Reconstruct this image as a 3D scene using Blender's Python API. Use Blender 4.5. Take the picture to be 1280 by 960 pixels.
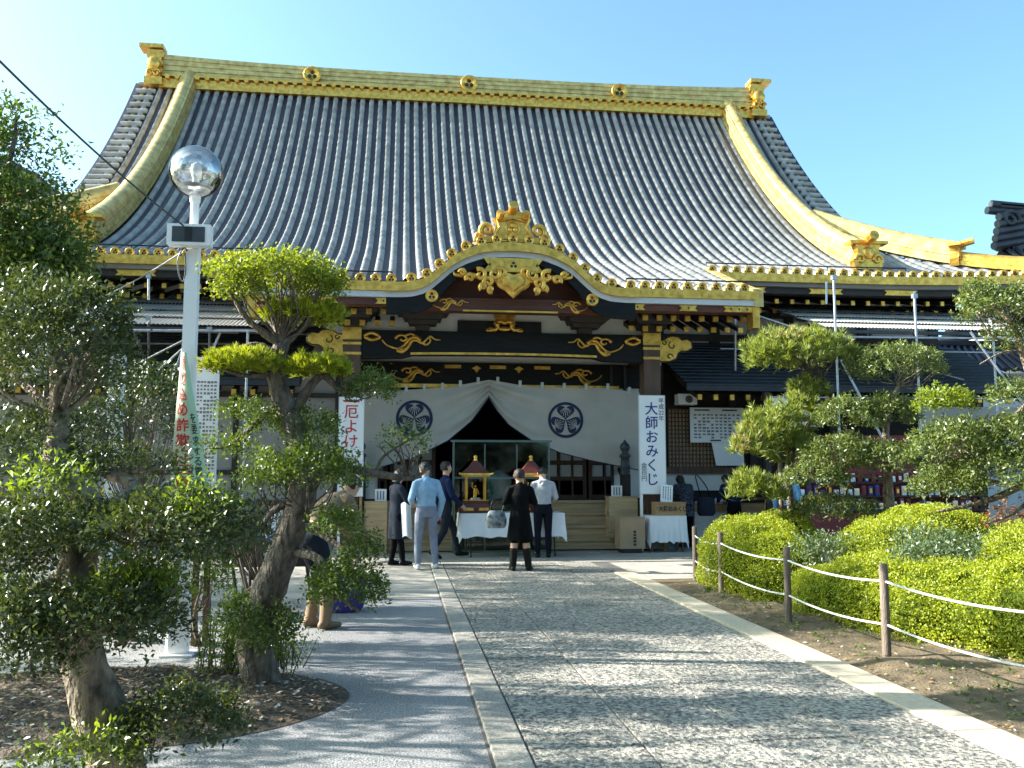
import bpy, bmesh, math, random
import numpy as np
from mathutils import Vector, Matrix, noise
R = math.radians
random.seed(7)
scene = bpy.context.scene
col = scene.collection
for o in list(bpy.data.objects): bpy.data.objects.remove(o)

# ---------------------------------------------------------------- camera
FPX = 1100.0                                   # focal length in photograph pixels (1280 wide)
CAMP = Vector((0, 0, 1.55)); YAW = R(7.2); PITCH = math.atan(110 / FPX)
cd = bpy.data.cameras.new('camera'); cam = bpy.data.objects.new('camera', cd); col.objects.link(cam)
cam.location = CAMP; cam.rotation_euler = (math.pi / 2 + PITCH, 0, -YAW)
cd.sensor_width = 36; cd.lens = 36 * FPX / 1280; cd.clip_start = 0.05; cd.clip_end = 6000
scene.camera = cam
_M = (Matrix.Rotation(-YAW, 3, 'Z') @ Matrix.Rotation(math.pi / 2 + PITCH, 3, 'X'))
def ray(px, py): return _M @ Vector(((px - 640) / FPX, -(py - 480) / FPX, -1))
def P(px, py, Y):
    d = ray(px, py); return CAMP + d * (Y / d.y)
def G(px, py, z=0.0):
    d = ray(px, py); return CAMP + d * ((z - CAMP.z) / d.z)

# ---------------------------------------------------------------- sky, sun, exposure
SUN_EL = R(29.5); SUN_AZ = R(-78)                # azimuth measured from +Y (away from camera) towards +X
w = bpy.data.worlds.new('World'); scene.world = w; w.use_nodes = True
nt = w.node_tree; bg = nt.nodes['Background']
sky = nt.nodes.new('ShaderNodeTexSky'); sky.sky_type = 'NISHITA'; sky.sun_disc = False
sky.sun_elevation = SUN_EL; sky.sun_rotation = SUN_AZ
sky.altitude = 0; sky.air_density = .72; sky.dust_density = 2.6; sky.ozone_density = 1.0
tint = nt.nodes.new('ShaderNodeMix'); tint.data_type = 'RGBA'; tint.blend_type = 'MULTIPLY'; tint.inputs[0].default_value = 1
tint.inputs[7].default_value = (.80, 1.09, 1.03, 1)                # this camera's cyan leaning white balance of the sky
nt.links.new(sky.outputs[0], tint.inputs[6]); nt.links.new(tint.outputs[2], bg.inputs[0]); bg.inputs[1].default_value = 0.12
sd = bpy.data.lights.new('sun', 'SUN'); sd.energy = 5.0; sd.angle = R(0.5); sd.color = (1, .95, .86)
sun = bpy.data.objects.new('sun', sd); col.objects.link(sun)
sdir = Vector((math.sin(SUN_AZ) * math.cos(SUN_EL), math.cos(SUN_AZ) * math.cos(SUN_EL), math.sin(SUN_EL)))
sun.rotation_euler = sdir.to_track_quat('Z', 'Y').to_euler(); sun.location = sdir * 60
scene.view_settings.view_transform = 'Standard'; scene.view_settings.look = 'None'
scene.view_settings.exposure = 1.84; scene.view_settings.gamma = 1
scene.view_settings.use_curve_mapping = False
scene.render.engine = 'CYCLES'
scene.cycles.use_denoising = True
scene.cycles.max_bounces = 8; scene.cycles.transparent_max_bounces = 16
scene.cycles.sample_clamp_indirect = 8

# ---------------------------------------------------------------- materials
MATS = {}
def mat(name, c, rough=.6, metal=0., var=.12, scale=6., bump=0., bscale=30., spec=.5, hue=None, stretch=(1, 1, 1), detail=4., bdist=.02):
    m = bpy.data.materials.new(name); m.use_nodes = True; t = m.node_tree; n = t.nodes; L = t.links
    b = n['Principled BSDF']; b.inputs['Roughness'].default_value = rough; b.inputs['Metallic'].default_value = metal
    b.inputs['Specular IOR Level'].default_value = spec
    geo = n.new('ShaderNodeNewGeometry'); mp = n.new('ShaderNodeMapping'); L.new(geo.outputs['Position'], mp.inputs[0])
    mp.inputs['Scale'].default_value = stretch
    nz = n.new('ShaderNodeTexNoise'); nz.inputs['Scale'].default_value = scale; nz.inputs['Detail'].default_value = detail
    L.new(mp.outputs[0], nz.inputs['Vector'])
    mx = n.new('ShaderNodeMix'); mx.data_type = 'RGBA'
    c2 = hue or c
    mx.inputs[6].default_value = (*[max(0, x * (1 - var)) for x in c], 1)
    mx.inputs[7].default_value = (*[min(1, x * (1 + var)) for x in c2], 1)
    cr = n.new('ShaderNodeMapRange'); cr.inputs[1].default_value = .3; cr.inputs[2].default_value = .7
    L.new(nz.outputs[0], cr.inputs[0]); L.new(cr.outputs[0], mx.inputs[0]); L.new(mx.outputs[2], b.inputs['Base Color'])
    if bump:
        nb = n.new('ShaderNodeTexNoise'); nb.inputs['Scale'].default_value = bscale; nb.inputs['Detail'].default_value = 3
        L.new(mp.outputs[0], nb.inputs['Vector'])
        bp = n.new('ShaderNodeBump'); bp.inputs['Strength'].default_value = bump; bp.inputs['Distance'].default_value = bdist
        L.new(nb.outputs[0], bp.inputs['Height']); L.new(bp.outputs[0], b.inputs['Normal'])
    MATS[name] = m
    return m
def leafmat(name, c1, c2, rough=.4, trans=.35, tc=None):
    m = bpy.data.materials.new(name); m.use_nodes = True; t = m.node_tree; n = t.nodes; L = t.links
    b = n['Principled BSDF']; out = n['Material Output']; b.inputs['Roughness'].default_value = rough
    geo = n.new('ShaderNodeNewGeometry')
    nz = n.new('ShaderNodeTexNoise'); nz.inputs['Scale'].default_value = 5.; L.new(geo.outputs['Position'], nz.inputs['Vector'])
    ad = n.new('ShaderNodeMath'); ad.operation = 'ADD'; L.new(geo.outputs['Random Per Island'], ad.inputs[0]); L.new(nz.outputs[0], ad.inputs[1])
    mr = n.new('ShaderNodeMapRange'); mr.inputs[1].default_value = .3; mr.inputs[2].default_value = 1.7; L.new(ad.outputs[0], mr.inputs[0])
    mx = n.new('ShaderNodeMix'); mx.data_type = 'RGBA'; mx.inputs[6].default_value = (*c1, 1); mx.inputs[7].default_value = (*c2, 1)
    L.new(mr.outputs[0], mx.inputs[0]); L.new(mx.outputs[2], b.inputs['Base Color'])
    tr = n.new('ShaderNodeBsdfTranslucent')
    tm = n.new('ShaderNodeMix'); tm.data_type = 'RGBA'; tm.blend_type = 'MULTIPLY'; tm.inputs[0].default_value = 1
    L.new(mx.outputs[2], tm.inputs[6]); tm.inputs[7].default_value = (*(tc or (1.9, 1.7, .6)), 1)
    L.new(tm.outputs[2], tr.inputs[0])
    ms = n.new('ShaderNodeMixShader'); ms.inputs[0].default_value = trans
    L.new(b.outputs[0], ms.inputs[1]); L.new(tr.outputs[0], ms.inputs[2]); L.new(ms.outputs[0], out.inputs[0])
    MATS[name] = m
    return m
def glassmat(name, c, alpha, rough=.05):
    m = bpy.data.materials.new(name); m.use_nodes = True; t = m.node_tree; n = t.nodes; L = t.links
    out = n['Material Output']; n.remove(n['Principled BSDF'])
    tr = n.new('ShaderNodeBsdfTransparent'); tr.inputs[0].default_value = (*c, 1)
    gl = n.new('ShaderNodeBsdfGlossy'); gl.inputs[1].default_value = rough; gl.inputs[0].default_value = (1, 1, 1, 1)
    fr = n.new('ShaderNodeFresnel'); fr.inputs[0].default_value = 1.5
    mth = n.new('ShaderNodeMath'); mth.operation = 'MAXIMUM'; mth.inputs[1].default_value = alpha; L.new(fr.outputs[0], mth.inputs[0])
    ms = n.new('ShaderNodeMixShader'); L.new(mth.outputs[0], ms.inputs[0]); L.new(tr.outputs[0], ms.inputs[1]); L.new(gl.outputs[0], ms.inputs[2])
    L.new(ms.outputs[0], out.inputs[0]); MATS[name] = m
    return m

mat('tile', (.33, .325, .32), .33, 0, .35, 3.0, .25, 20, .6, detail=8)
mat('tile_dark', (.028, .031, .042), .5, 0, .35, 2.0, .3, 25, .5)
mat('tile_pan', (.030, .027, .045), .52, 0, .35, 4.0, .3, 14, .5)
mat('gold', (.72, .385, .06), .32, .75, .25, 9, .2, 25, .5, hue=(.80, .47, .10))
mat('gold_pale', (.55, .36, .115), .42, .45, .22, 5, .2, 20, hue=(.62, .5, .2))
mat('gold_line', (.03, .022, .01), .5, 0, .1)
mat('lacquer', (.006, .005, .005), .42, 0, .6, 3, .15, 14, .25, stretch=(1, 3, 6))
mat('wood_red', (.105, .032, .018), .5, 0, .3, 3, .2, 20, stretch=(.4, 4, 6))
mat('wood_brown', (.085, .045, .028), .55, 0, .35, 3, .3, 18, stretch=(5, 5, .5))
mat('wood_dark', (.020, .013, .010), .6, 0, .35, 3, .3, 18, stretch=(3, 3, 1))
mat('wood_step', (.46, .32, .17), .55, 0, .22, 3, .15, 18, stretch=(.5, 6, 6))
mat('wood_box', (.33, .20, .09), .55, 0, .2, 6, .1, 30, stretch=(.6, 5, 5))
mat('plaster', (.66, .65, .62), .85, 0, .05, 3)
mat('plaster_grey', (.30, .29, .27), .9, 0, .12, 2, .2, 40)
mat('white_paint', (.80, .80, .80), .45, 0, .04, 4)
mat('fascia_grey', (.17, .165, .155), .6, 0, .12, 4)
mat('fascia_white', (.52, .54, .56), .5, 0, .06, 4)
mat('curtain', (.45, .42, .375), .9, 0, .06, 3, .2, 120)
mat('navy', (.012, .018, .06), .7, 0, .1, 9)
mat('board_white', (.78, .79, .80), .5, 0, .02, 3)
mat('red_ink', (.50, .03, .03), .6, 0, .08)
mat('blue_ink', (.02, .035, .20), .6, 0, .08)
mat('black_ink', (.015, .015, .018), .6, 0, .08)
mat('grey_ink', (.16, .16, .18), .6, 0, .08)
mat('black', (.006, .006, .007), .5, 0, .2)
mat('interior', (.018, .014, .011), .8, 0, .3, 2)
mat('steel', (.42, .44, .47), .38, .75, .2, 8, .05, 40)
mat('steel_dark', (.05, .06, .07), .5, .3, .2, 8)
mat('corrugated', (.42, .42, .40), .45, .3, .18, 1.5, .05, 40)
mat('slate', (.022, .030, .040), .6, 0, .25, 3, .3, 30)
mat('granite_kerb', (.44, .375, .28), .8, 0, .14, 25, .3, 90)
mat('concrete', (.33, .30, .26), .9, 0, .16, 4, .35, 120)
mat('soil', (.115, .085, .048), .95, 0, .4, 7, .8, 45)
mat('bark', (.115, .092, .072), .9, 0, .6, 22, 1.0, 26, stretch=(1, 1, .45), detail=8, bdist=.06)
mat('bark_pale', (.19, .145, .10), .9, 0, .75, 16, 1.0, 22, stretch=(1, 1, .5), detail=8, bdist=.06)
mat('twig', (.13, .10, .075), .9, 0, .35, 20)
mat('rope', (.62, .60, .56), .8, 0, .1, 40, .5, 200)
mat('post_wood', (.16, .12, .095), .8, 0, .35, 8, .5, 60, stretch=(2, 2, .4))
mat('stone_dark', (.09, .085, .085), .85, 0, .4, 5, .9, 20)
mat('rock_red', (.075, .042, .036), .85, 0, .4, 5, .9, 20)
mat('cloth_white', (.72, .73, .75), .8, 0, .04, 6, .15, 60)
mat('cardboard', (.36, .25, .15), .8, 0, .1, 5)
mat('skin', (.55, .33, .23), .55, 0, .06, 10)
mat('hair_black', (.014, .012, .012), .45, 0, .3, 60, .6, 120)
mat('hair_brown', (.022, .009, .006), .45, 0, .3, 60, .6, 120)
mat('eye_white', (.8, .8, .78), .3); mat('lip', (.40, .17, .14), .5)
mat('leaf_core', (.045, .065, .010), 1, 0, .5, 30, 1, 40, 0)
# ---------------------------------------------------------------- mesh helpers
class MB:
    def __init__(s): s.v = []; s.f = []; s.m = []; s.sm = []
    def add(s, vs, fs, m=0, smooth=False):
        b = len(s.v); s.v += [tuple(v) for v in vs]
        for f in fs: s.f.append([i + b for i in f]); s.m.append(m); s.sm.append(smooth)
    def box(s, c, d, rz=0, m=0, taper=1, rx=0, ry=0):
        hx, hy, hz = d[0] / 2, d[1] / 2, d[2] / 2
        pts = [(-hx, -hy, -hz), (hx, -hy, -hz), (hx, hy, -hz), (-hx, hy, -hz), (-hx * taper, -hy * taper, hz), (hx * taper, -hy * taper, hz), (hx * taper, hy * taper, hz), (-hx * taper, hy * taper, hz)]
        M = Matrix.Rotation(rz, 3, 'Z') @ Matrix.Rotation(ry, 3, 'Y') @ Matrix.Rotation(rx, 3, 'X'); c = Vector(c)
        s.add([c + M @ Vector(p) for p in pts], [(3, 2, 1, 0), (4, 5, 6, 7), (0, 1, 5, 4), (1, 2, 6, 5), (2, 3, 7, 6), (3, 0, 4, 7)], m)
        return s
    def bx(s, x0, x1, y0, y1, z0, z1, m=0):
        return s.box(((x0 + x1) / 2, (y0 + y1) / 2, (z0 + z1) / 2), (abs(x1 - x0), abs(y1 - y0), abs(z1 - z0)), 0, m)
    def tube(s, pts, rad, n=8, m=0, cap=True, flat=1.0, smooth=True):
        pts = [Vector(p) for p in pts]; k = len(pts)
        if not hasattr(rad, '__len__'): rad = [rad] * k
        rings = []; up = Vector((0, 0, 1)); prev = None
        for i, p in enumerate(pts):
            t = (pts[min(i + 1, k - 1)] - pts[max(i - 1, 0)])
            t = t.normalized() if t.length > 1e-9 else Vector((0, 0, 1))
            if prev is None:
                a = up if abs(t.z) < .9 else Vector((1, 0, 0)); a = (a - t * a.dot(t)).normalized()
            else:
                a = prev - t * prev.dot(t); a = a.normalized() if a.length > 1e-6 else Vector((1, 0, 0))
            prev = a; b = t.cross(a)
            rings.append([p + (a * math.cos(2 * math.pi * j / n) + b * math.sin(2 * math.pi * j / n)) * rad[i] for j in range(n)])
        vs = [q for r in rings for q in r]
        if flat != 1.0:                                # flatten towards the mean Y plane
            ym = sum(p.y for p in pts) / k
            for q in vs: q.y = ym + (q.y - ym) * flat
        fs = [(i * n + j, i * n + (j + 1) % n, (i + 1) * n + (j + 1) % n, (i + 1) * n + j) for i in range(k - 1) for j in range(n)]
        s.add(vs, fs, m, smooth)
        if cap:
            s.add(rings[0], [tuple(range(n - 1, -1, -1))], m); s.add(rings[-1], [tuple(range(n))], m)
        return s
    def lathe(s, prof, c=(0, 0, 0), n=12, m=0, smooth=True, sx=1, sy=1):
        c = Vector(c); vs = []; k = len(prof)
        for r, z in prof:
            for j in range(n):
                a = 2 * math.pi * j / n; vs.append(c + Vector((r * math.cos(a) * sx, r * math.sin(a) * sy, z)))
        fs = [(i * n + j, i * n + (j + 1) % n, (i + 1) * n + (j + 1) % n, (i + 1) * n + j) for i in range(k - 1) for j in range(n)]
        s.add(vs, fs, m, smooth)
        s.add(vs[:n], [tuple(range(n - 1, -1, -1))], m); s.add(vs[-n:], [tuple(range(n))], m)
        return s
    def ball(s, c, r, n=10, m=0, rings=6):
        r = (r, r, r) if not hasattr(r, '__len__') else r
        c = Vector(c); vs = [c + Vector((0, 0, -r[2]))]
        for i in range(1, rings):
            t = -math.pi / 2 + math.pi * i / rings
            for j in range(n):
                a = 2 * math.pi * j / n; vs.append(c + Vector((r[0] * math.cos(t) * math.cos(a), r[1] * math.cos(t) * math.sin(a), r[2] * math.sin(t))))
        vs.append(c + Vector((0, 0, r[2]))); top = len(vs) - 1
        fs = [(0, 1 + (j + 1) % n, 1 + j) for j in range(n)]
        for i in range(rings - 2):
            fs += [(1 + i * n + j, 1 + i * n + (j + 1) % n, 1 + (i + 1) * n + (j + 1) % n, 1 + (i + 1) * n + j) for j in range(n)]
        b = 1 + (rings - 2) * n
        fs += [(b + j, b + (j + 1) % n, top) for j in range(n)]
        s.add(vs, fs, m, True); return s
    def prism_y(s, poly, y0, y1, m=0, off=(0, 0)):     # outline in x,z (counter-clockwise seen from -Y), extruded y0 -> y1
        k = len(poly); vs = [(x + off[0], y0, z + off[1]) for x, z in poly] + [(x + off[0], y1, z + off[1]) for x, z in poly]
        s.add(vs, [tuple(range(k)), tuple(range(2 * k - 1, k - 1, -1))] + [(i, i + k, (i + 1) % k + k, (i + 1) % k) for i in range(k)], m); return s
    def sweep_x(s, xs, zf, y0, y1, lo, hi, m=0):       # a board running along x whose height follows zf(x)
        vs = []; n = len(xs)
        for x in xs:
            z = zf(x); l = lo(x) if callable(lo) else lo; h = hi(x) if callable(hi) else hi
            vs += [(x, y0, z + l), (x, y1, z + l), (x, y1, z + h), (x, y0, z + h)]
        fs = []
        for i in range(n - 1):
            a = i * 4; b = a + 4
            fs += [(a, b, b + 1, a + 1), (a + 1, b + 1, b + 2, a + 2), (a + 2, b + 2, b + 3, a + 3), (a + 3, b + 3, b, a)]
        fs += [(0, 1, 2, 3), (4 * n - 1, 4 * n - 2, 4 * n - 3, 4 * n - 4)]
        s.add(vs, fs, m); return s
    def grid(s, fn, nu, nv, m=0, smooth=True):
        vs = [fn(i / nu, j / nv) for j in range(nv + 1) for i in range(nu + 1)]
        s.add(vs, [(j * (nu + 1) + i, j * (nu + 1) + i + 1, (j + 1) * (nu + 1) + i + 1, (j + 1) * (nu + 1) + i) for j in range(nv) for i in range(nu)], m, smooth); return s
    def data(s, name, mats):
        me = bpy.data.meshes.new(name); me.from_pydata(s.v, [], s.f)
        mats = mats if isinstance(mats, (list, tuple)) else [mats]
        for x in mats: me.materials.append(MATS[x])
        me.polygons.foreach_set('material_index', s.m); me.polygons.foreach_set('use_smooth', s.sm); me.update()
        return me
WM = {}
def link(name, data, parent=None, M=None):
    o = bpy.data.objects.new(name, data); col.objects.link(o)
    M = M or Matrix.Identity(4)
    if parent is not None:
        o.parent = parent; o.matrix_parent_inverse = WM[parent.name].inverted()
    o.matrix_basis = M; WM[o.name] = M.copy()
    return o
def part(name, mb, mats, parent=None, M=None): return link(name, mb.data(name, mats), parent, M)
def root(name, loc, label, cat, group=None):
    o = link(name, None, None, Matrix.Translation(Vector(loc))); o.empty_display_size = .2
    return tag(o, label, cat, group)
def tag(o, label, cat, group=None):
    o['label'] = label; o['category'] = cat
    if group: o['group'] = group
    return o
def struct(o, kind='structure'): o['kind'] = kind; return o
def T(x, y, z, rz=0, sc=1): return Matrix.Translation((x, y, z)) @ Matrix.Rotation(rz, 4, 'Z') @ Matrix.Scale(sc, 4)
def text(name, s, size, M, m, parent, bold=0.0, line=1.0, align='CENTER', ext=.0015, xs=1.0):
    c = bpy.data.curves.new(name, 'FONT'); c.body = s; c.size = size; c.align_x = align; c.align_y = 'TOP'
    c.space_line = line; c.extrude = ext; c.offset = bold; c.resolution_u = 3
    o = bpy.data.objects.new(name, c); col.objects.link(o)
    dg = bpy.context.evaluated_depsgraph_get(); me = bpy.data.meshes.new_from_object(o.evaluated_get(dg))
    bpy.data.objects.remove(o); bpy.data.curves.remove(c)
    me.materials.clear(); me.materials.append(MATS[m])
    if xs != 1.0: me.transform(Matrix.Diagonal((xs, 1, 1, 1)))
    return link(name, me, parent, M)
UPR = Matrix.Rotation(math.pi / 2, 4, 'X')            # text lying in x,y -> standing and facing -Y
def npmesh(name, V, k, mats, smooth=False, mi=None):
    """V: (n,k,3) array, one k-sided face per row"""
    n = V.shape[0]; me = bpy.data.meshes.new(name)
    me.vertices.add(n * k); me.vertices.foreach_set('co', V.reshape(-1).astype(np.float32))
    me.loops.add(n * k); me.loops.foreach_set('vertex_index', np.arange(n * k, dtype=np.int32))
    me.polygons.add(n); me.polygons.foreach_set('loop_start', np.arange(0, n * k, k, dtype=np.int32))
    me.polygons.foreach_set('loop_total', np.full(n, k, dtype=np.int32))
    for x in (mats if isinstance(mats, (list, tuple)) else [mats]): me.materials.append(MATS[x])
    if mi is not None: me.polygons.foreach_set('material_index', mi.astype(np.int32))
    me.update(calc_edges=True); me.validate()
    return me
def smoothpts(pts, sub=4):
    pts = [Vector(p) for p in pts]; out = []
    for i in range(len(pts) - 1):
        p0 = pts[max(i - 1, 0)]; p1 = pts[i]; p2 = pts[i + 1]; p3 = pts[min(i + 2, len(pts) - 1)]
        for j in range(sub):
            t = j / sub
            out.append(.5 * ((2 * p1) + (p2 - p0) * t + (2 * p0 - 5 * p1 + 4 * p2 - p3) * t * t + (3 * p1 - p0 - 3 * p2 + p3) * t ** 3))
    out.append(pts[-1]); return out
def lerpf(tab, x):
    if x <= tab[0][0]: return tab[0][1]
    for (a, b), (c, d) in zip(tab, tab[1:]):
        if x <= c: return b + (d - b) * (x - a) / (c - a)
    return tab[-1][1]
# ---------------------------------------------------------------- ground
def specklemat(name, c1, c2, scale, bump, big=.12, dist=.01, tint=None, rough=.85):
    m = bpy.data.materials.new(name); m.use_nodes = True; t = m.node_tree; n = t.nodes; L = t.links; b = n['Principled BSDF']
    b.inputs['Roughness'].default_value = rough
    geo = n.new('ShaderNodeNewGeometry')
    nz = n.new('ShaderNodeTexNoise'); nz.inputs['Scale'].default_value = scale; nz.inputs['Detail'].default_value = 3; nz.inputs['Roughness'].default_value = .65
    L.new(geo.outputs['Position'], nz.inputs['Vector'])
    mr = n.new('ShaderNodeMapRange'); mr.inputs[1].default_value = .38; mr.inputs[2].default_value = .62; L.new(nz.outputs[0], mr.inputs[0])
    mx = n.new('ShaderNodeMix'); mx.data_type = 'RGBA'; mx.inputs[6].default_value = (*c1, 1); mx.inputs[7].default_value = (*c2, 1); L.new(mr.outputs[0], mx.inputs[0])
    n2 = n.new('ShaderNodeTexNoise'); n2.inputs['Scale'].default_value = 1.3; n2.inputs['Detail'].default_value = 6; L.new(geo.outputs['Position'], n2.inputs['Vector'])
    m2 = n.new('ShaderNodeMapRange'); m2.inputs[1].default_value = .3; m2.inputs[2].default_value = .7; m2.inputs[3].default_value = 1 - big; m2.inputs[4].default_value = 1 + big; L.new(n2.outputs[0], m2.inputs[0])
    oi = n.new('ShaderNodeObjectInfo'); m3 = n.new('ShaderNodeMapRange'); m3.inputs[3].default_value = .90; m3.inputs[4].default_value = 1.08; L.new(oi.outputs['Random'], m3.inputs[0])
    mm = n.new('ShaderNodeMath'); mm.operation = 'MULTIPLY'; L.new(m2.outputs[0], mm.inputs[0]); L.new(m3.outputs[0], mm.inputs[1])
    sc = n.new('ShaderNodeVectorMath'); sc.operation = 'SCALE'; L.new(mx.outputs[2], sc.inputs[0]); L.new(mm.outputs[0], sc.inputs['Scale'])
    L.new(sc.outputs[0], b.inputs['Base Color'])
    bp = n.new('ShaderNodeBump'); bp.inputs['Strength'].default_value = bump; bp.inputs['Distance'].default_value = dist
    L.new(nz.outputs[0], bp.inputs['Height']); L.new(bp.outputs[0], b.inputs['Normal']); MATS[name] = m
specklemat('aggregate', (.11, .11, .115), (.33, .33, .33), 70, 1.0, .16, .014)
specklemat('granite', (.07, .07, .07), (.42, .385, .32), 30, 1.0, .10, .03)
specklemat('granite_fine', (.20, .185, .16), (.38, .35, .30), 60, .6, .12, .008)
specklemat('soil_rough', (.050, .034, .022), (.17, .12, .08), 38, 1.0, .3, .04)
mb = MB(); mb.add([(-500, -300, 0), (500, -300, 0), (500, 900, 0), (-500, 900, 0)], [(0, 1, 2, 3)])
ground = struct(part('ground', mb, 'aggregate'))
# approach path: granite slabs in four columns between an edge strip and a kerb
mb = MB(); mb.bx(.50, 3.57, -6, 15.02, -.05, .006)
path = struct(part('path', mb, 'stone_dark'))
_sl = {}
def slab(x0, x1, y0, y1, z, parent, m='granite', name='slab', g=.005):
    key = (round(x1 - x0, 3), round(y1 - y0, 3), m, round(z, 3))
    if key not in _sl:
        wx, wy = x1 - x0 - 2 * g, y1 - y0 - 2 * g; bz = .006; q = MB()
        q.box((0, 0, -.02 - bz / 2), (wx, wy, .04)); a = wx / 2; b = wy / 2
        vs = [(-a, -b, -bz), (a, -b, -bz), (a, b, -bz), (-a, b, -bz), (-a + bz, -b + bz, 0), (a - bz, -b + bz, 0), (a - bz, b - bz, 0), (-a + bz, b - bz, 0)]
        q.add(vs, [(4, 5, 6, 7), (0, 1, 5, 4), (1, 2, 6, 5), (2, 3, 7, 6), (3, 0, 4, 7)])
        _sl[key] = q.data(name, m)
    return link(name, _sl[key], parent, T((x0 + x1) / 2, (y0 + y1) / 2, z))
colx = [.725, 1.375, 2.02, 2.64, 3.25]
rs = random.Random(3)
for c in range(4):
    y = -2.0 - rs.random() * .8
    while y < 14.4:
        l = rs.choice([.9, .9, 1.2, 1.5]); y1 = min(y + l, 15.0)
        if 15.0 - y1 < .5: y1 = 15.0
        slab(colx[c], colx[c + 1], y, y1, .022 + rs.uniform(-.003, .003), path); y = y1
y = -2.0
while y < 15: slab(.515, .72, y, min(y + 1.8, 15), .026, path, 'granite_fine'); y += 1.8
y = -2.0
while y < 13.4: slab(3.255, 3.56, y, y + 1.4, .034, path, 'granite_kerb', 'kerb_stone'); y += 1.4
# forecourt before the steps: long grey slabs
mb = MB(); mb.bx(-9, 14, 15.02, 17.25, -.05, .006); fore = struct(part('forecourt', mb, 'stone_dark'))
for c, x in enumerate([-2.6, -1.5, -.4, .7, 1.8, 2.9, 4.0, 5.1, 6.2, 7.3]):
    for y0, y1 in ((15.04, 15.34), (15.34, 16.25), (16.25, 17.2)):
        slab(x, x + 1.1, y0, y1, .018 + rs.uniform(-.002, .002), fore, 'granite_fine', 'slab', .003)
mb = MB(); mb.grid(lambda u, v: (-4.2 + 4.7 * u, 11.2 + 3.8 * v, .004), 2, 2); struct(part('brown_apron', mb, 'concrete'))
mb = MB(); mb.grid(lambda u, v: (3.57 + 6 * u, 12.6 + 2.4 * v, .006), 2, 2); struct(part('grey_apron', mb, 'concrete'))
# planting bed on the right of the path
def bed_h(x, y):
    e = min(1, max(0, (x - 3.56) / .25)) * min(1, max(0, (12.5 - .25 * abs(x - 4.6) - y) / .3))
    return .03 * e + .05 * e * noise.noise((x * 1.4, y * 1.4, 0)) + .018 * e * noise.noise((x * 7, y * 7, 3)) + .03 * e * min(1, (x - 3.5) / 3)
mb = MB(); mb.grid(lambda u, v: (3.565 + 9 * u, -3 + 15.6 * v, .010 + bed_h(3.565 + 9 * u, -3 + 15.6 * v)), 90, 150)
bed = struct(part('planting_bed', mb, 'soil'))
# round soil island on the left
IS = Vector((-2.05, 6.35, 0))
mb = MB(); nr, na = 16, 60
vs = []
for i in range(nr + 1):
    for j in range(na):
        a = 2 * math.pi * j / na; r = i / nr; e = 1 + .05 * noise.noise((math.cos(a) * 2, math.sin(a) * 2, 5))
        x = IS.x + 1.72 * r * e * math.cos(a); y = IS.y + 1.1 * r * e * math.sin(a)
        vs.append((x, y, .004 + .10 * (1 - r ** 4) + .035 * (1 - r ** 8) * noise.noise((x * 6, y * 6, 1))))
mb.add(vs, [(i * na + j, i * na + (j + 1) % na, (i + 1) * na + (j + 1) % na, (i + 1) * na + j)[::-1] for i in range(nr) for j in range(na)], 0, True)
isl = struct(part('soil_island', mb, 'soil_rough'))
def litter(name, fn, n, mats, sz, seed):
    g = np.random.default_rng(seed); V = np.zeros((n, 4, 3)); mi = g.integers(0, len(mats), n)
    for i in range(n):
        x, y, z = fn(g); a = g.uniform(0, 6.28); l = sz * g.uniform(.5, 1.3); t = g.uniform(-.35, .35, 2)
        for k, (u, v) in enumerate(((-1, 0), (0, -.45), (1, 0), (0, .45))):
            dx = l * (u * math.cos(a) - v * math.sin(a)); dy = l * (u * math.sin(a) + v * math.cos(a))
            V[i, k] = (x + dx, y + dy, z + .012 + abs(t[0]) * l * .5 + t[0] * dx + t[1] * dy)
    return struct(link(name, npmesh(name, V, 4, mats, mi=mi)), 'stuff')
mat('dead_leaf', (.24, .15, .07), .8, 0, .4, 30); mat('dead_leaf_pale', (.42, .33, .20), .8, 0, .3, 30); mat('pebble', (.40, .38, .36), .8, 0, .4, 40)
def isl_pt(g):
    r = math.sqrt(g.uniform(0, .96)); a = g.uniform(0, 6.28); x = IS.x + 1.68 * r * math.cos(a); y = IS.y + 1.06 * r * math.sin(a)
    return x, y, .004 + .10 * (1 - r ** 4) + .035 * (1 - r ** 8) * noise.noise((x * 6, y * 6, 1))
tag(litter('leaf_litter', isl_pt, 2600, ['dead_leaf', 'dead_leaf_pale', 'pebble', 'soil'], .022, 1), 'dead leaves and pebbles strewn over the round soil island', 'leaf litter')
def bed_pt(g):
    x = 3.6 + g.uniform(0, 1) ** 1.5 * 2.2; y = g.uniform(3, 12); return x, y, .010 + bed_h(x, y)
tag(litter('fallen_leaves', bed_pt, 1500, ['dead_leaf', 'dead_leaf_pale', 'pebble', 'dead_leaf'], .02, 2), 'fallen leaves and small stones on bare soil beside the kerb', 'fallen leaves')
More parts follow.
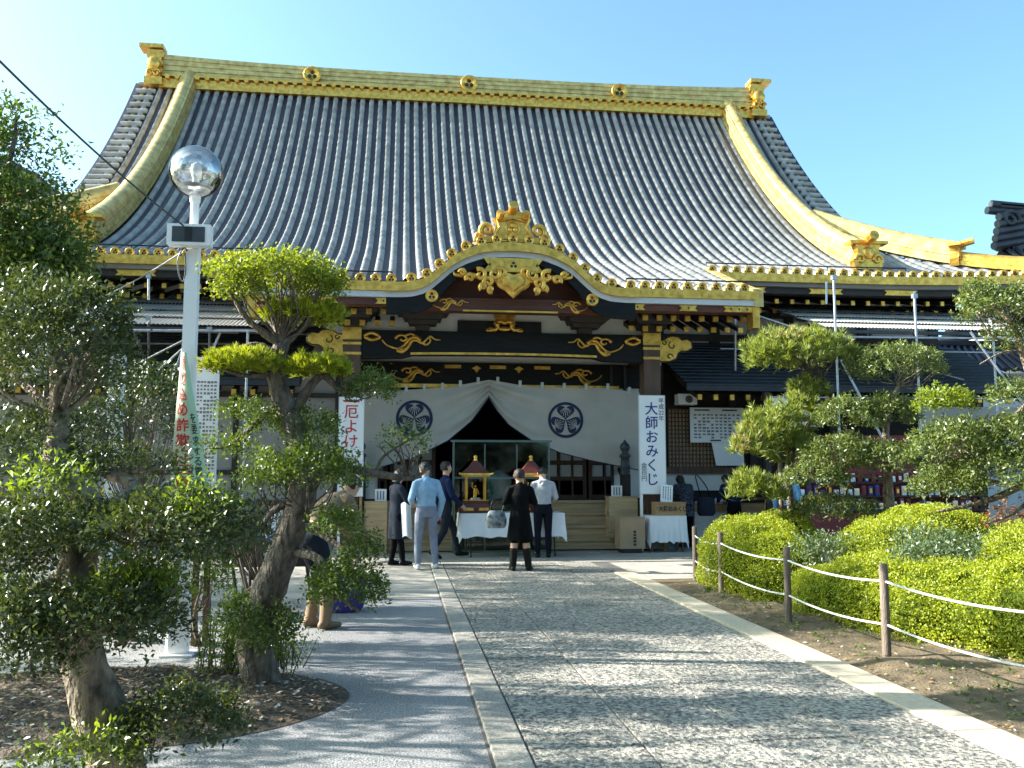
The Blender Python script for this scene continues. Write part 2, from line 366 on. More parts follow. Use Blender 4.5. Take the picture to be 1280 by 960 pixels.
# ---------------------------------------------------------------- temple hall
CX = 2.02
YE, YR, ZE, ZR = 18.3, 27.3, 5.95, 13.5          # main eave, ridge (depth, height)
YP, ZP = 15.85, 5.0                                # porch eave
HALF, GAB, SP = 12.5, 10.0, .278
temple = root('temple_hall', (CX, 22, 0), 'large Buddhist temple hall with tiled roof, gold trimmed ridges and curved porch gable', 'temple')
def prof(Y):                                       # height of the front slope over depth
    if Y < YE: 
        s = (YE - Y) / (YE - YP); return ZE - (ZE - ZP) * (s * 1.12 - .12 * s * s)
    t = (Y - YE) / (YR - YE); return ZE + (ZR - ZE) * (.43 * t + .57 * t * t)
def upturn(off, t=0): return .16 * max(0, (abs(off) - 7) / 5.5) ** 3 * max(0, 1 - t) ** 2
def roofz(x, Y): return prof(Y) + (upturn(x - CX, (Y - YE) / (YR - YE)) if Y >= YE else 0)
PL, PR = CX - 4.72, CX + 4.72                      # porch roof sides
KT = [(0, 0), (.14, .012), (.27, .055), (.41, .185), (.53, .37), (.64, .64), (.745, .88), (.87, .98), (1, 1)]
KW, KH = 2.12, .80
def arch(x):
    u = min(1, abs(x - CX) / KW)
    return KH * (1 - (lerpf(KT, u - .03) + lerpf(KT, u) + lerpf(KT, u + .03)) / 3) if u < 1 else 0.0
KH0 = arch(CX)
def xl(a, b, st):
    n = max(1, int(round((b - a) / st))); return [a + (b - a) * i / n for i in range(n + 1)]
def maxY(off): return YR if abs(off) <= GAB else YE + (HALF - abs(off))
# roof sheet (front)
mb = MB()
xs = xl(CX - HALF, CX + HALF, .25); ys = xl(YE, YR, .3)
for i in range(len(xs) - 1):
    for j in range(len(ys) - 1):
        x0, x1 = xs[i], xs[i + 1]; m0 = max(abs(x0 - CX), abs(x1 - CX))
        if ys[j + 1] > maxY(m0 - .26) + .3: continue
        mb.add([(a, b, roofz(a, b) - .03) for a, b in ((x0, ys[j]), (x1, ys[j]), (x1, ys[j + 1]), (x0, ys[j + 1]))], [(0, 1, 2, 3)], 0, True)
roof = part('roof', mb, 'tile_pan', temple)
mb = MB()                                          # porch roof sheet, cut away under the curved gable
for x0, x1 in zip(xl(PL, PR, .06)[:-1], xl(PL, PR, .06)[1:]):
    zz = ZP + arch((x0 + x1) / 2)
    yy = [y for y in xl(YP, YE, .2)]
    for a, b in zip(yy[:-1], yy[1:]):
        if prof(b) < zz - .05 and arch((x0 + x1) / 2) > .02: continue
        mb.add([(p, q, prof(q) - .03) for p, q in ((x0, a), (x1, a), (x1, b), (x0, b))], [(0, 1, 2, 3)], 0, True)
proof = part('porch_roof', mb, 'tile_pan', temple)
# back slope, side slopes, gable walls, so the hall is closed
mb = MB()
mb.grid(lambda u, v: (CX - HALF + 2 * HALF * u, 2 * YR - (YE + 9 * v), prof(YE + 9 * v) - .03), 4, 12) if False else None
def backz(x, Y): return prof(2 * YR - Y) - .03
mb.grid(lambda u, v: (CX + (2 * u - 1) * (HALF - min(3.2, 9 * v) * (1 if v < .3 else .78)), 2 * YR - (YE + 9 * v), prof(YE + 9 * v) - .03), 10, 18)
part('back_roof', mb, 'tile_pan', temple)
for s in (-1, 1):
    mb = MB()
    def sidef(u, v, s=s):
        d = 3.6 * v; y0 = YE + d; y1 = 2 * YR - YE - d; off = HALF - d; Y = y0 + (y1 - y0) * u
        e = upturn(12.5 - min(Y - YE, 2 * YR - YE - Y) * 1.4, v * .4) if min(Y - YE, 2 * YR - YE - Y) < 4 else 0
        return (CX + s * off, Y, prof(YE + d) - .03 + e * .6)
    mb.grid(sidef, 24, 8); part('side_roof', mb, 'tile_pan', temple)
    mb = MB(); pr = [(YE + 3.4 + (YR - YE - 3.4) * i / 10) for i in range(11)]
    pol = [(y, prof(y) - .1) for y in pr] + [(2 * YR - y, prof(y) - .1) for y in pr[::-1]]
    mb.add([(CX + s * 9.2, y, z) for y, z in pol], [tuple(range(len(pol)))]); part('gable_wall', mb, 'plaster', temple)
# --- half round tile rows
def tile_row(x, y0, y1, zf, r=.076, step=.3, axis='y'):
    q = MB(); n = 6; L_ = y0; ring = []
    ys_ = []
    while L_ < y1 - .02:
        ys_.append((L_, min(L_ + step * .9, y1))); L_ += step * .9
    vs = []; fs = []
    for a, b in ys_:
        for Y, rr in ((a, r * 1.06), (b, r * .95)):
            z = zf(x, Y); dz = (zf(x, Y + .05) - zf(x, Y - .05)) / .1; nl = math.hypot(1, dz); ny, nz_ = -dz / nl, 1 / nl
            for k in range(n + 1):
                t = math.pi * k / n - .0
                h = rr * math.sin(t) * 1.15 - .03
                vs.append((x - rr * math.cos(t), Y + ny * h, z + nz_ * h))
    m = n + 1
    for i in range(len(ys_) * 2 - 1): fs += [(i * m + k, i * m + k + 1, (i + 1) * m + k + 1, (i + 1) * m + k) for k in range(n)]
    q.add(vs, [f[::-1] for f in fs], 0, True); return q
def disc_mesh():
    q = MB(); n = 16
    pr = [(.0001, -.004), (.052, -.004), (.056, -.014), (.066, -.012), (.074, -.022), (.090, -.022), (.094, -.014), (.094, .05)]
    vs = []; 
    for r, y in pr:
        for j in range(n): vs.append((r * math.cos(2 * math.pi * j / n), y, r * math.sin(2 * math.pi * j / n)))
    q.add(vs, [(i * n + j, i * n + (j + 1) % n, (i + 1) * n + (j + 1) % n, (i + 1) * n + j) for i in range(len(pr) - 1) for j in range(n)], 0, True)
    for k in range(3):
        a = math.pi / 2 + k * 2 * math.pi / 3; q.ball((.028 * math.cos(a), -.006, .028 * math.sin(a)), (.021, .012, .021), 8, 1, 4)
    return q.data('eave_disc', ['gold', 'gold_line'])
DISC = disc_mesh()
nrow = int(2 * (HALF - .2) / SP) // 2
for i in range(-nrow, nrow + 1):
    off = i * SP; x = CX + off; porch = PL + .1 < x < PR - .1
    y1 = maxY(off) if abs(off) > GAB else YR - .15
    y1 = min(y1, YR - .15) + .1
    par = roof
    if porch:
        a = ZP + arch(x); ys_ = YP
        while prof(ys_) < a - .02 and abs(off) < KW: ys_ += .04
        part('tile_row', tile_row(x, ys_, y1, roofz), 'tile', roof)
        if abs(off) >= KW + .05: link('eave_disc', DISC, proof, T(x, YP - .02, ZP + .035))
    else:
        if y1 - YE < .15: continue
        part('tile_row', tile_row(x, YE, y1, roofz), 'tile', roof)
        link('eave_disc', DISC, roof, T(x, YE - .02, roofz(x, YE) + .03))
# thin snow guard rail along the eaves
for nm, pts in (('snow_rail', [(x, YE + .35, roofz(x, YE + .35) + .13) for x in xl(CX - 9.5, PL, 1)]), ('snow_rail', [(x, YE + .35, roofz(x, YE + .35) + .13) for x in xl(PR, CX + 9.5, 1)]),
                ('snow_rail', [(x, YP + .3, prof(YP + .3) + .13) for x in xl(PL + .1, CX - KW - .1, .6)]), ('snow_rail', [(x, YP + .3, prof(YP + .3) + .13) for x in xl(CX + KW + .1, PR - .1, .6)])):
    mb = MB(); mb.tube(pts, .016, 5)
    for p in pts: mb.tube([p, (p[0], p[1] + .02, p[2] - .12)], .012, 4)
    part(nm, mb, 'black', roof)
# --- curved gable roof over the porch
mb = MB()
def kgrid(u, v):
    x = CX - KW + 2 * KW * u; yb = YP
    while prof(yb) < ZP + arch(x) and yb < 21: yb += .04
    return (x, YP + (yb + .12 - YP) * v, ZP + arch(x) + .005)
mb.grid(kgrid, 60, 4); kroof = part('curved_gable_roof', mb, 'tile', temple)
arc = []; x = CX
def arcx(step):
    out = [0.]; x = 0; acc = 0
    while x < KW - .03:
        d = .01; acc += math.hypot(d, arch(CX + x + d) - arch(CX + x)); x += d
        if acc >= step: out.append(x); acc = 0
    return out
for o_ in arcx(.292):
    for s in ((1, -1) if o_ > 0 else (1,)):
        x = CX + s * o_; z = ZP + arch(x); yb = YP
        while prof(yb) < z and yb < 20: yb += .04
        part('tile_row', tile_row(x, YP - .02, yb + .1, lambda a, b, z=z: z + .01), 'tile', kroof)
        link('eave_disc', DISC, kroof, T(x, YP - .04, z + .04))
mb = MB(); mb.bx(CX - .2, CX + .2, YP + .25, 19.3, ZP + KH0 - .02, ZP + KH0 + .30)
mb.tube([(CX, YP + .25, ZP + KH0 + .31), (CX, 19.4, ZP + KH0 + .31)], .10, 10); part('gable_ridge', mb, 'tile', kroof)
# gold demon-tile shaped crest on the gable peak
def spiral(c, r0, r1, a0, turns, n=22, s=1):
    return [(c[0] + s * (r0 + (r1 - r0) * i / n) * math.cos(a0 + turns * 2 * math.pi * i / n), c[1], c[2] + (r0 + (r1 - r0) * i / n) * math.sin(a0 + turns * 2 * math.pi * i / n)) for i in range(n + 1)]
mb = MB(); zb = ZP + KH0 + .06; yo = YP + .12
mb.prism_y([(-.40, 0), (.40, 0), (.34, .16), (.30, .30), (.36, .40), (-.36, .40), (-.30, .30), (-.34, .16)], yo - .08, yo + .1, 0, (CX, zb))
mb.prism_y([(-.74, -.07), (.74, -.07), (.60, .03), (.40, .06), (-.40, .06), (-.60, .03)], yo - .05, yo + .08, 0, (CX, zb))
mb.prism_y([(-.30, .40), (.30, .40), (.22, .50), (0, .56), (-.22, .50)], yo - .1, yo + .12, 0, (CX, zb))
for s in (-1, 1):
    mb.tube(spiral((CX + s * .48, yo - .08, zb + .16), .13, .02, -.5, 1.3, 20, s), [.05] * 10 + [.04] * 11, 6)
    mb.tube(spiral((CX + s * .60, yo - .07, zb + .03), .10, .02, -.8, 1.2, 20, s), .032, 6)
    mb.tube([(CX + s * .24, yo - .12, zb + .40), (CX + s * .24, yo - .22, zb + .47)], .075, 10)
    mb.tube([(CX + s * .34, yo - .1, zb + .06), (CX + s * .25, yo - .11, zb + .22), (CX + s * .3, yo - .1, zb + .38)], .022, 6)
mb.tube([(CX, yo - .05, zb + .52), (CX, yo - .28, zb + .6)], .085, 12)
mb.tube([(CX + .13 * math.cos(t * .35), yo - .09, zb + .2 + .13 * math.sin(t * .35)) for t in range(19)], .016, 6)
for k in range(3):
    a = math.pi / 2 + k * 2.094; mb.ball((CX + .055 * math.cos(a), yo - .085, zb + .2 + .055 * math.sin(a)), (.05, .03, .05), 8)
mb.tube([(CX - .27, yo - .1, zb + .33), (CX, yo - .11, zb + .39), (CX + .27, yo - .1, zb + .33)], .02, 6)
part('gable_crest', mb, 'gold', kroof)
# --- fascias (gold, white), following the curve of the porch gable
xp = xl(PL, PR, .06); zpf = lambda x: ZP + arch(x)
mb = MB(); mb.sweep_x(xp, zpf, YP - .06, YP + .12, -.19, -.025); pf = part('porch_fascia', mb, 'gold', temple)
mb = MB(); mb.sweep_x(xl(CX - KW - .25, CX + KW + .25, .06), zpf, YP - .11, YP - .062, -.20, -.045)
part('gable_fascia', mb, 'gold', pf)
mb = MB(); mb.sweep_x(xp, zpf, YP - .03, YP + .25, -.30, -.193); part('white_fascia', mb, 'fascia_white', pf)
mb = MB(); mb.sweep_x([x for x in xp if abs(x - CX) < KW + .2], zpf, YP + .0, YP + .12, lambda x: -.38 - .22 * min(1, (abs(x - CX) / 1.5)) ** 2, -.302); barge = part('bargeboard', mb, 'lacquer', temple)
for s in (-1, 1):
    mb = MB(); mb.sweep_x(xl(CX + s * 12.5, PR if s > 0 else PL, .4) if s < 0 else xl(PR, CX + 12.5, .4), lambda x: roofz(x, YE), YE - .05, YE + .12, -.21, -.03); fs_ = part('eave_fascia', mb, 'gold', temple)
    mb = MB(); mb.sweep_x(xl(CX - 12.5, PL, .4) if s < 0 else xl(PR, CX + 12.5, .4), lambda x: roofz(x, YE), YE + .02, YE + .3, -.30, -.213); part('grey_fascia', mb, 'fascia_grey', fs_)
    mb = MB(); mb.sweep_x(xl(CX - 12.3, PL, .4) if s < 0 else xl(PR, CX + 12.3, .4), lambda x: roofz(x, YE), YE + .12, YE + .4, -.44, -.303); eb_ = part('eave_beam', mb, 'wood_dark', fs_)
    for xo in (5.6, 7.4, 9.2, 11.0):
        q = MB(); wd = .8; q.prism_y([(-wd / 2, -.06), (-wd / 2 + .06, 0), (-wd / 2, .06), (wd / 2, .06), (wd / 2 - .06, 0), (wd / 2, -.06)], YE + .09, YE + .118, 0, (CX + s * xo, roofz(CX + s * xo, YE) - .37)); part('gold_plate', q, 'gold', fs_)
    # porch verge
    mb = MB(); xv = CX + s * 4.72
    pts = xl(YP - .05, YE + .3, .3)
    for a, b in zip(pts[:-1], pts[1:]):
        za, zb_ = prof(max(a, YP)), prof(b)
        vs = [(xv - .09, a, za - .32), (xv + .09, a, za - .32), (xv + .09, a, za + .02), (xv - .09, a, za + .02), (xv - .09, b, zb_ - .32), (xv + .09, b, zb_ - .32), (xv + .09, b, zb_ + .02), (xv - .09, b, zb_ + .02)]
        mb.add(vs, [(0, 1, 2, 3), (7, 6, 5, 4), (0, 4, 5, 1), (1, 5, 6, 2), (2, 6, 7, 3), (3, 7, 4, 0)])
    part('porch_verge', mb, 'gold_pale', temple)
# gold rafter ends, each rafter its own piece; two tiers
def rafter(x, y, z, y2, dz, par, w=.075, h=.09):
    q = MB(); L_ = y2 - y
    vs = [(-w / 2, .012, 0), (w / 2, .012, 0), (w / 2, .012, h), (-w / 2, .012, h), (-w / 2, L_, dz), (w / 2, L_, dz), (w / 2, L_, dz + h), (-w / 2, L_, dz + h)]
    q.add(vs, [(0, 1, 2, 3), (7, 6, 5, 4), (0, 4, 5, 1), (1, 5, 6, 2), (2, 6, 7, 3), (3, 7, 4, 0)], 0)
    q.box((0, .02, h / 2), (w + .012, .06, h + .012), 0, 1)
    key = ('r', round(L_, 2), round(dz, 2), w)
    if key not in _sl: _sl[key] = q.data('rafter', ['wood_dark', 'gold'])
    return link('rafter', _sl[key], par, T(x, y, z))
for s in (-1, 1):
    a, b = (CX - 11.5, PL - .1) if s < 0 else (PR + .2, CX + 11.5)
    for k, x in enumerate(xl(a, b, .36)):
        z = roofz(x, YE)
        rafter(x, YE + .42, z - .60, YE + 2.3, .55, temple)
        rafter(x + .18, YE + .95, z - .72, YE + 2.3, .40, temple)
for s in (-1, 1):
    for x in xl(CX + s * 2.35, CX + s * 4.6, .29 * s):
        rafter(x, YP + .45, ZP - .53, YP + 2.4, .75, temple, .09)
        rafter(x + .14, YP + .95, ZP - .66, YP + 2.4, .55, temple, .09)
# soffits
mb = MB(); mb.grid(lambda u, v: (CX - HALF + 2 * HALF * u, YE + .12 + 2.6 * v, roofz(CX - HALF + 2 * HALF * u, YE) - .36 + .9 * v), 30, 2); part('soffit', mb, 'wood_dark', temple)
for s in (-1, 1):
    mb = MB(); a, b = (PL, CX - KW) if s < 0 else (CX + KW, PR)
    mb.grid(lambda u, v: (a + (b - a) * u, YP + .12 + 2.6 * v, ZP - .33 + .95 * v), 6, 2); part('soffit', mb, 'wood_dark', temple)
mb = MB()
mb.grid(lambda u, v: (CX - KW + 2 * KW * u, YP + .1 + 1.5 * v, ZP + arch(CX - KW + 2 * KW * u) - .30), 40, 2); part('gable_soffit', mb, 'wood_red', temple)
# red beams below the porch eaves with pierced gold plates
for s in (-1, 1):
    mb = MB(); a, b = (PL + .05, CX - 1.95) if s < 0 else (CX + 1.95, PR - .05)
    mb.bx(a, b, YP + .05, YP + .32, ZP - .43, ZP - .305); bm_ = part('eave_purlin', mb, 'wood_red', temple)
    for xc, wd in ((CX + s * 2.2, .62), (CX + s * 4.35, .62), (CX + s * 3.35, .36)):
        q = MB(); q.prism_y([(-wd / 2, -.055), (-wd / 2 + .05, 0), (-wd / 2, .055), (wd / 2, .055), (wd / 2 - .05, 0), (wd / 2, -.055)], YP + .02, YP + .055, 0, (xc, ZP - .365))
        for d in (-.16, 0, .16): q.prism_y([(-.015, -.02), (.015, -.02), (.015, .02), (-.015, .02)], YP + .014, YP + .021, 1, (xc + d, ZP - .365))
        part('gold_plate', q, ['gold', 'gold_line'], bm_)
for s in (-1, 1):
    q = MB(); xc = CX + s * 4.68; q.bx(xc - .07, xc + .07, YP + .0, YP + .3, ZP - .72, ZP - .30); part('gold_corner_cap', q, 'gold', temple)
# crest roundels on the bargeboard
for s in (-1, 1): link('gold_crest', DISC, barge, T(CX + s * 1.49, YP - .0, ZP + arch(CX + 1.49) - .43, 0, 1.25))
# hanging gable carving
mb = MB(); yg = YP - .03; zt = ZP + KH0 - .37
mb.prism_y([(-.56, -.26), (-.46, -.13), (-.56, 0), (.56, 0), (.46, -.13), (.56, -.26)], yg - .05, yg, 0, (CX, zt + .04))
for s in (-1, 1):
    q_ = [(CX + s * .44 + a, zt - .09 + b) for a, b in ((-.025, 0), (0, -.04), (.025, 0), (0, .04))]
    mb.add([(a, yg - .053, b) for a, b in q_], [(0, 1, 2, 3)], 1)
for k in range(3):
    a = math.pi / 2 + k * 2.094; mb.ball((CX + .04 * math.cos(a), yg - .05, zt - .09 + .04 * math.sin(a)), (.03, .012, .03), 6, 1, 4)
half = [(0, .13), (.10, .17), (.21, .155), (.30, .09), (.33, 0), (.29, -.09), (.22, -.14), (.15, -.17), (.09, -.23), (0, -.31)]
hp = half + [(-a, b) for a, b in half[-2:0:-1]]; k_ = len(hp)
for sc_, d_ in ((1, 0), (.68, .045)):
    rings = [[(CX + a * f_, yg - d_ - e_, zt - .40 + b * f_) for a, b in hp] for f_, e_ in ((sc_, 0), (sc_, .05), (sc_ * .86, .085))]
    vs = [q for r_ in rings for q in r_] + [(CX, yg - d_ - .10, zt - .44)]
    mb.add(vs, [(m_ * k_ + (i + 1) % k_, m_ * k_ + i, (m_ + 1) * k_ + i, (m_ + 1) * k_ + (i + 1) % k_) for m_ in range(2) for i in range(k_)] + [(2 * k_ + (i + 1) % k_, 2 * k_ + i, 3 * k_) for i in range(k_)], 0)
rr = random.Random(5)
for s in (-1, 1):
    for cx_, cz_, r0, a0, tn in ((.36, -.27, .11, 2.5, 1.1), (.46, -.43, .11, -1.0, 1.2), (.62, -.30, .12, 1.0, 1.1), (.56, -.52, .07, -1, 1), (.80, -.36, .085, -.6, 1.1), (.94, -.27, .06, 0, 1.0), (.22, -.24, .09, .5, 1.1), (.42, -.56, .06, -2, 1)):
        mb.tube(spiral((CX + s * cx_, yg - .06 - rr.random() * .04, zt + cz_), r0, .015, a0, tn, 16, s), [.046] * 9 + [.036] * 8, 7)
    mb.tube(smoothpts([(CX + s * .2, yg - .03, zt - .36), (CX + s * .5, yg - .04, zt - .36), (CX + s * .75, yg - .04, zt - .30), (CX + s * 1.05, yg - .03, zt - .30), (CX + s * 1.10, yg - .03, zt - .24)]), [.06] * 6 + [.05] * 5 + [.035] * 3 + [.02] * 3, 6)
part('gable_carving', mb, ['gold', 'gold_line'], barge)
# tympanum and red tie beam
mb = MB(); pts = [(x, ZP + arch(x) - .32) for x in xl(CX - KW, CX + KW, .08)]
mb.prism_y([(CX + KW, ZP - .45), *pts[::-1], (CX - KW, ZP - .45)][::-1], YP + .62, YP + .68); part('tympanum', mb, 'wood_red', temple)
zr1 = P(640, 375, 16.3).z; zr0 = P(640, 391, 16.3).z
mb = MB(); mb.bx(CX - 1.95, CX + 1.95, 16.2, 16.45, zr0, zr1); tb = part('red_tie_beam', mb, 'wood_red', temple)
mb = MB(); mb.bx(CX - .9, CX + .9, 16.17, 16.2, zr0 - .015, zr0 + .018); part('gold_line', mb, 'gold', tb)
def scroll(mb, ox, oy, oz, s, sc=1.0, r=.022):
    def pt(l): return smoothpts([(ox + s * a * sc, oy, oz + b * sc) for a, b in l])
    def tp(l, r0, r1): 
        k = pt(l); mb.tube(k, [r0 * sc + (r1 - r0) * sc * i / (len(k) - 1) for i in range(len(k))], 6, 0, True)
    tp([(-.55, .03), (-.47, -.06), (-.36, -.11), (-.24, -.13), (-.12, -.06), (-.02, .06), (.1, .1), (.2, .03)], .012, .04)
    tp([(-.26, -.16), (-.16, -.19), (-.05, -.10), (.02, .02), (.13, .03), (.22, -.02), (.3, .05), (.38, .12), (.47, .06), (.58, .05)], .045, .012)
    tp([(-.30, .06), (-.24, .12), (-.14, .13), (-.08, .07), (-.14, .02), (-.2, .05)], .03, .02)
    tp([(-.12, .12), (0, .16), (.08, .12), (.06, .06)], .03, .018)
    tp([(.22, .0), (.3, -.05), (.38, .02), (.36, .1)], .028, .014)
    mb.ball((ox + s * -.2 * sc, oy, oz - .15 * sc), (.07 * sc, .03, .04 * sc), 8)
for s in (-1, 1):
    mb = MB(); scroll(mb, CX + s * 1.15, 16.18, (zr0 + zr1) / 2, -s, .62); part('gold_scroll', mb, 'gold', tb)
# --- porch pillars, rainbow beam, plaster, brackets
YPL = 17.25
zb1 = P(640, 417, YPL).z; zb0 = P(640, 449, YPL).z
for s in (-1, 1):
    xp_ = CX + s * 2.98
    mb = MB(); mb.box((xp_, YPL, 2.3), (.34, .34, 4.2)); mb.box((xp_, YPL, .16), (.46, .46, .14)); pil = part('pillar', mb, 'wood_brown', temple)
    mb = MB(); mb.box((xp_, YPL, .12), (.6, .6, .12), 0, 0, .85); part('plinth', mb, 'granite_fine', pil)
    mb = MB()
    for z0, z1 in ((zb1 - .20, zb1 + .04), (zb1 - .30, zb1 - .25), (zb0 + .02, zb0 + .07)): mb.box((xp_, YPL, (z0 + z1) / 2), (.362, .362, z1 - z0))
    mb.lathe([(.14, 0), (.16, .05), (.13, .1), (.05, .15)], (xp_, YPL, zb1 + .02), 12); part('gold_band', mb, 'gold', pil)
    # gilded cloud shaped beam nosing
    cl = [(0, -.30), (.22, -.30), (.36, -.24), (.40, -.13), (.47, -.08), (.60, -.08), (.70, -.01), (.69, .11), (.60, .17), (.48, .15), (.42, .21), (.30, .23), (.18, .20), (.10, .14), (0, .14)]
    if s < 0: cl = [(-a, b) for a, b in cl][::-1]
    zc = (zb0 + zb1) / 2 + .03
    mb = MB(); mb.prism_y(cl, YPL - .10, YPL + .10, 0, (xp_ + s * .17, zc))
    mb.tube([(xp_ + s * (.17) + a * .99, YPL - .1, zc + b * .99) for a, b in (cl if s > 0 else cl[::-1])], .014, 5, 1)
    for (a, b, r0, a0) in ((.22, -.20, .07, 0), (.28, .03, .09, 2), (.12, .09, .05, 3)):
        mb.tube(spiral((xp_ + s * (.17 + a), YPL - .104, zc + b), r0, .02, a0, .8, 14, s), .013, 5, 1)
    part('beam_nosing', mb, ['gold', 'gold_line'], pil)
mb = MB()
n = 30; up = lambda x: .05 * (1 - ((x - CX) / 2.8) ** 2)
mb.sweep_x(xl(CX - 2.81, CX + 2.81, .2), lambda x: 0, YPL - .13, YPL + .13, lambda x: zb0 - .04 + up(x) + (.05 if abs(x - CX) < 2.0 else 0), lambda x: zb1); rb = part('rainbow_beam', mb, 'lacquer', temple)
mb = MB(); mb.sweep_x(xl(CX - 1.85, CX + 1.85, .2), lambda x: zb0 + .03 + up(x), YPL - .15, YPL - .128, -.02, .025); part('gold_line', mb, 'gold', rb)
for s in (-1, 1):
    mb = MB(); scroll(mb, CX + s * 1.85, YPL - .15, (zb0 + zb1) / 2 + .03, -s, 1.0)
    mb.tube(smoothpts([(CX + s * 2.75, YPL - .14, zb1 - .12), (CX + s * 2.6, YPL - .15, zb1 - .06), (CX + s * 2.45, YPL - .14, zb1 - .14), (CX + s * 2.6, YPL - .15, zb1 - .2), (CX + s * 2.74, YPL - .14, zb1 - .14)]), .035, 6)
    part('gold_scroll', mb, 'gold', rb)
mb = MB(); mb.bx(CX - 2.81, CX + 2.81, YPL + .02, YPL + .06, zb1 + .001, ZP + .2); part('plaster_panel', mb, 'plaster', temple)
mb = MB(); mb.bx(CX - .93, CX + .75, YPL - .03, YPL + .018, zb1 + .002, zb1 + .24); part('black_tablet', mb, 'black', temple)
for xo in (-2.98, -1.62, 1.62, 2.98):             # stepped bracket complexes
    mb = MB(); x = CX + xo; z = zb1 + .003
    for k, (wd, h) in enumerate(((.26, .10), (.52, .08), (.70, .10), (.94, .09))):
        mb.box((x, YPL - .02 - .05 * k, z + h / 2), (wd, .30 + .18 * k, h), 0, 0, 1.12); z += h
    for d in (-.36, 0, .36): mb.box((x + d, YPL - .28, z + .05), (.17, .2, .10), 0, 0, 1.15)
    part('bracket', mb, 'wood_dark', temple)
mb = MB(); z = zb1 + .002; y = YPL - .1               # frog-leg strut
for s in (-1, 1):
    mb.tube(smoothpts([(CX + s * .36, y, z + .03), (CX + s * .28, y, z + .07), (CX + s * .2, y, z + .05), (CX + s * .14, y, z + .12), (CX + s * .17, y, z + .2), (CX, y, z + .23)]), [.04] * 8 + [.05] * 13, 6)
    mb.ball((CX + s * .30, y, z + .035), (.085, .05, .035), 8); mb.ball((CX + s * .15, y - .03, z + .15), .045, 8)
mb.ball((CX, y, z + .07), (.13, .04, .05), 10); mb.ball((CX, y - .02, z + .2), (.07, .05, .05), 8)
mb.prism_y([(-.15, .26), (.15, .26), (.20, .31), (.24, .38), (-.24, .38), (-.20, .31)], y - .06, y + .1, 0, (CX, z)); part('frog_leg_strut', mb, 'gold', temple)
# inner beam with carvings behind
YI = 18.5; zi1 = P(640, 455, YI).z; zi0 = P(640, 481, YI).z
mb = MB(); mb.bx(CX - 3.6, CX + 3.6, YI - .1, YI + .12, zi0 - .06, zi1); ib = part('inner_beam', mb, 'lacquer', temple)
mb = MB(); mb.bx(CX - 3.6, CX + 3.6, YI + .0, YI + .05, zi1 + .001, zi1 + 1.0); part('plaster_panel', mb, 'plaster', ib)
mb = MB()
for d in (-.95, 0, .95): mb.box((CX + d, YI - .13, zi1 - .09), (.34, .06, .07))
for d in (-.45, .45): mb.prism_y([(0, -.07), (.05, 0), (.1, .02), (.05, .05), (0, .08), (-.05, .05), (-.1, .02), (-.05, 0)], YI - .13, YI - .1, 0, (CX + d, zi1 - .14))
part('gold_fittings', mb, 'gold', ib)
for s in (-1, 1):
    mb = MB(); scroll(mb, CX + s * 1.75, YI - .115, (zi0 + zi1) / 2 - .03, -s, .9); part('gold_scroll', mb, 'gold', ib)
mb = MB(); mb.bx(CX - 2.6, CX + 2.6, YI - .2, YI - .14, zi0 - .10, zi0 - .02); part('curtain_rail', mb, 'gold', ib)
# side beams from porch pillar to wall, right hand white infill
for s in (-1, 1):
    mb = MB(); mb.bx(CX + s * 2.98 - .12, CX + s * 2.98 + .12, YPL + .18, 20.6, zb0, zb1 - .05); part('tie_beam', mb, 'wood_dark', temple)
    x0 = CX + s * 2.45
    mb = MB(); mb.bx(min(x0, x0 + s * .62), max(x0, x0 + s * .62), 18.42, 18.46, 1.0, zi1); part('side_panel', mb, 'plaster', temple)
    for d in (0, .3): part('side_post', MB().box((x0 + s * d, 18.39, (1 + zi1) / 2), (.06, .06, zi1 - 1)), 'wood_dark', temple)
# --- floor, wooden steps, newel posts
SX0, SX1 = CX - 2.75, CX + 2.45
mb = MB(); mb.bx(CX - 3.6, CX + 3.6, 18.45, 27, .55, .95); part('veranda_floor', mb, 'wood_dark', temple)
for k in range(4):
    mb = MB(); y = 17.3 + .3 * k; z = .24 * (k + 1)
    mb.bx(SX0, SX1, y, y + .34, z - .05, z); st = part('step', mb, 'wood_step', temple)
    mb = MB(); mb.bx(SX0, SX1, y + .03, y + .06, max(.03, z - .24), z - .052); part('riser', mb, 'wood_step', st)
for s in (-1, 1):
    xn = CX + s * 2.62 + (.0 if s > 0 else -.2); yn = 17.95
    mb = MB(); mb.bx(xn - .09, xn + .09, yn - .09, yn + .09, .0, 1.5); nw = part('newel_post', mb, 'wood_dark', temple)
    mb = MB(); mb.lathe([(.10, 0), (.10, .12), (.115, .14), (.115, .17), (.09, .2), (.09, .34), (.12, .36), (.12, .40), (.07, .44), (.06, .47), (.10, .52), (.11, .57), (.09, .62), (.04, .67), (.005, .72)], (xn, yn, 1.5), 14); part('finial', mb, 'steel_dark', nw)
    mb = MB(); mb.tube([(xn, yn, 1.3), (xn, yn + .7, 1.75), (xn, 19.4, 1.8)], .05, 8); part('handrail', mb, 'wood_dark', nw)
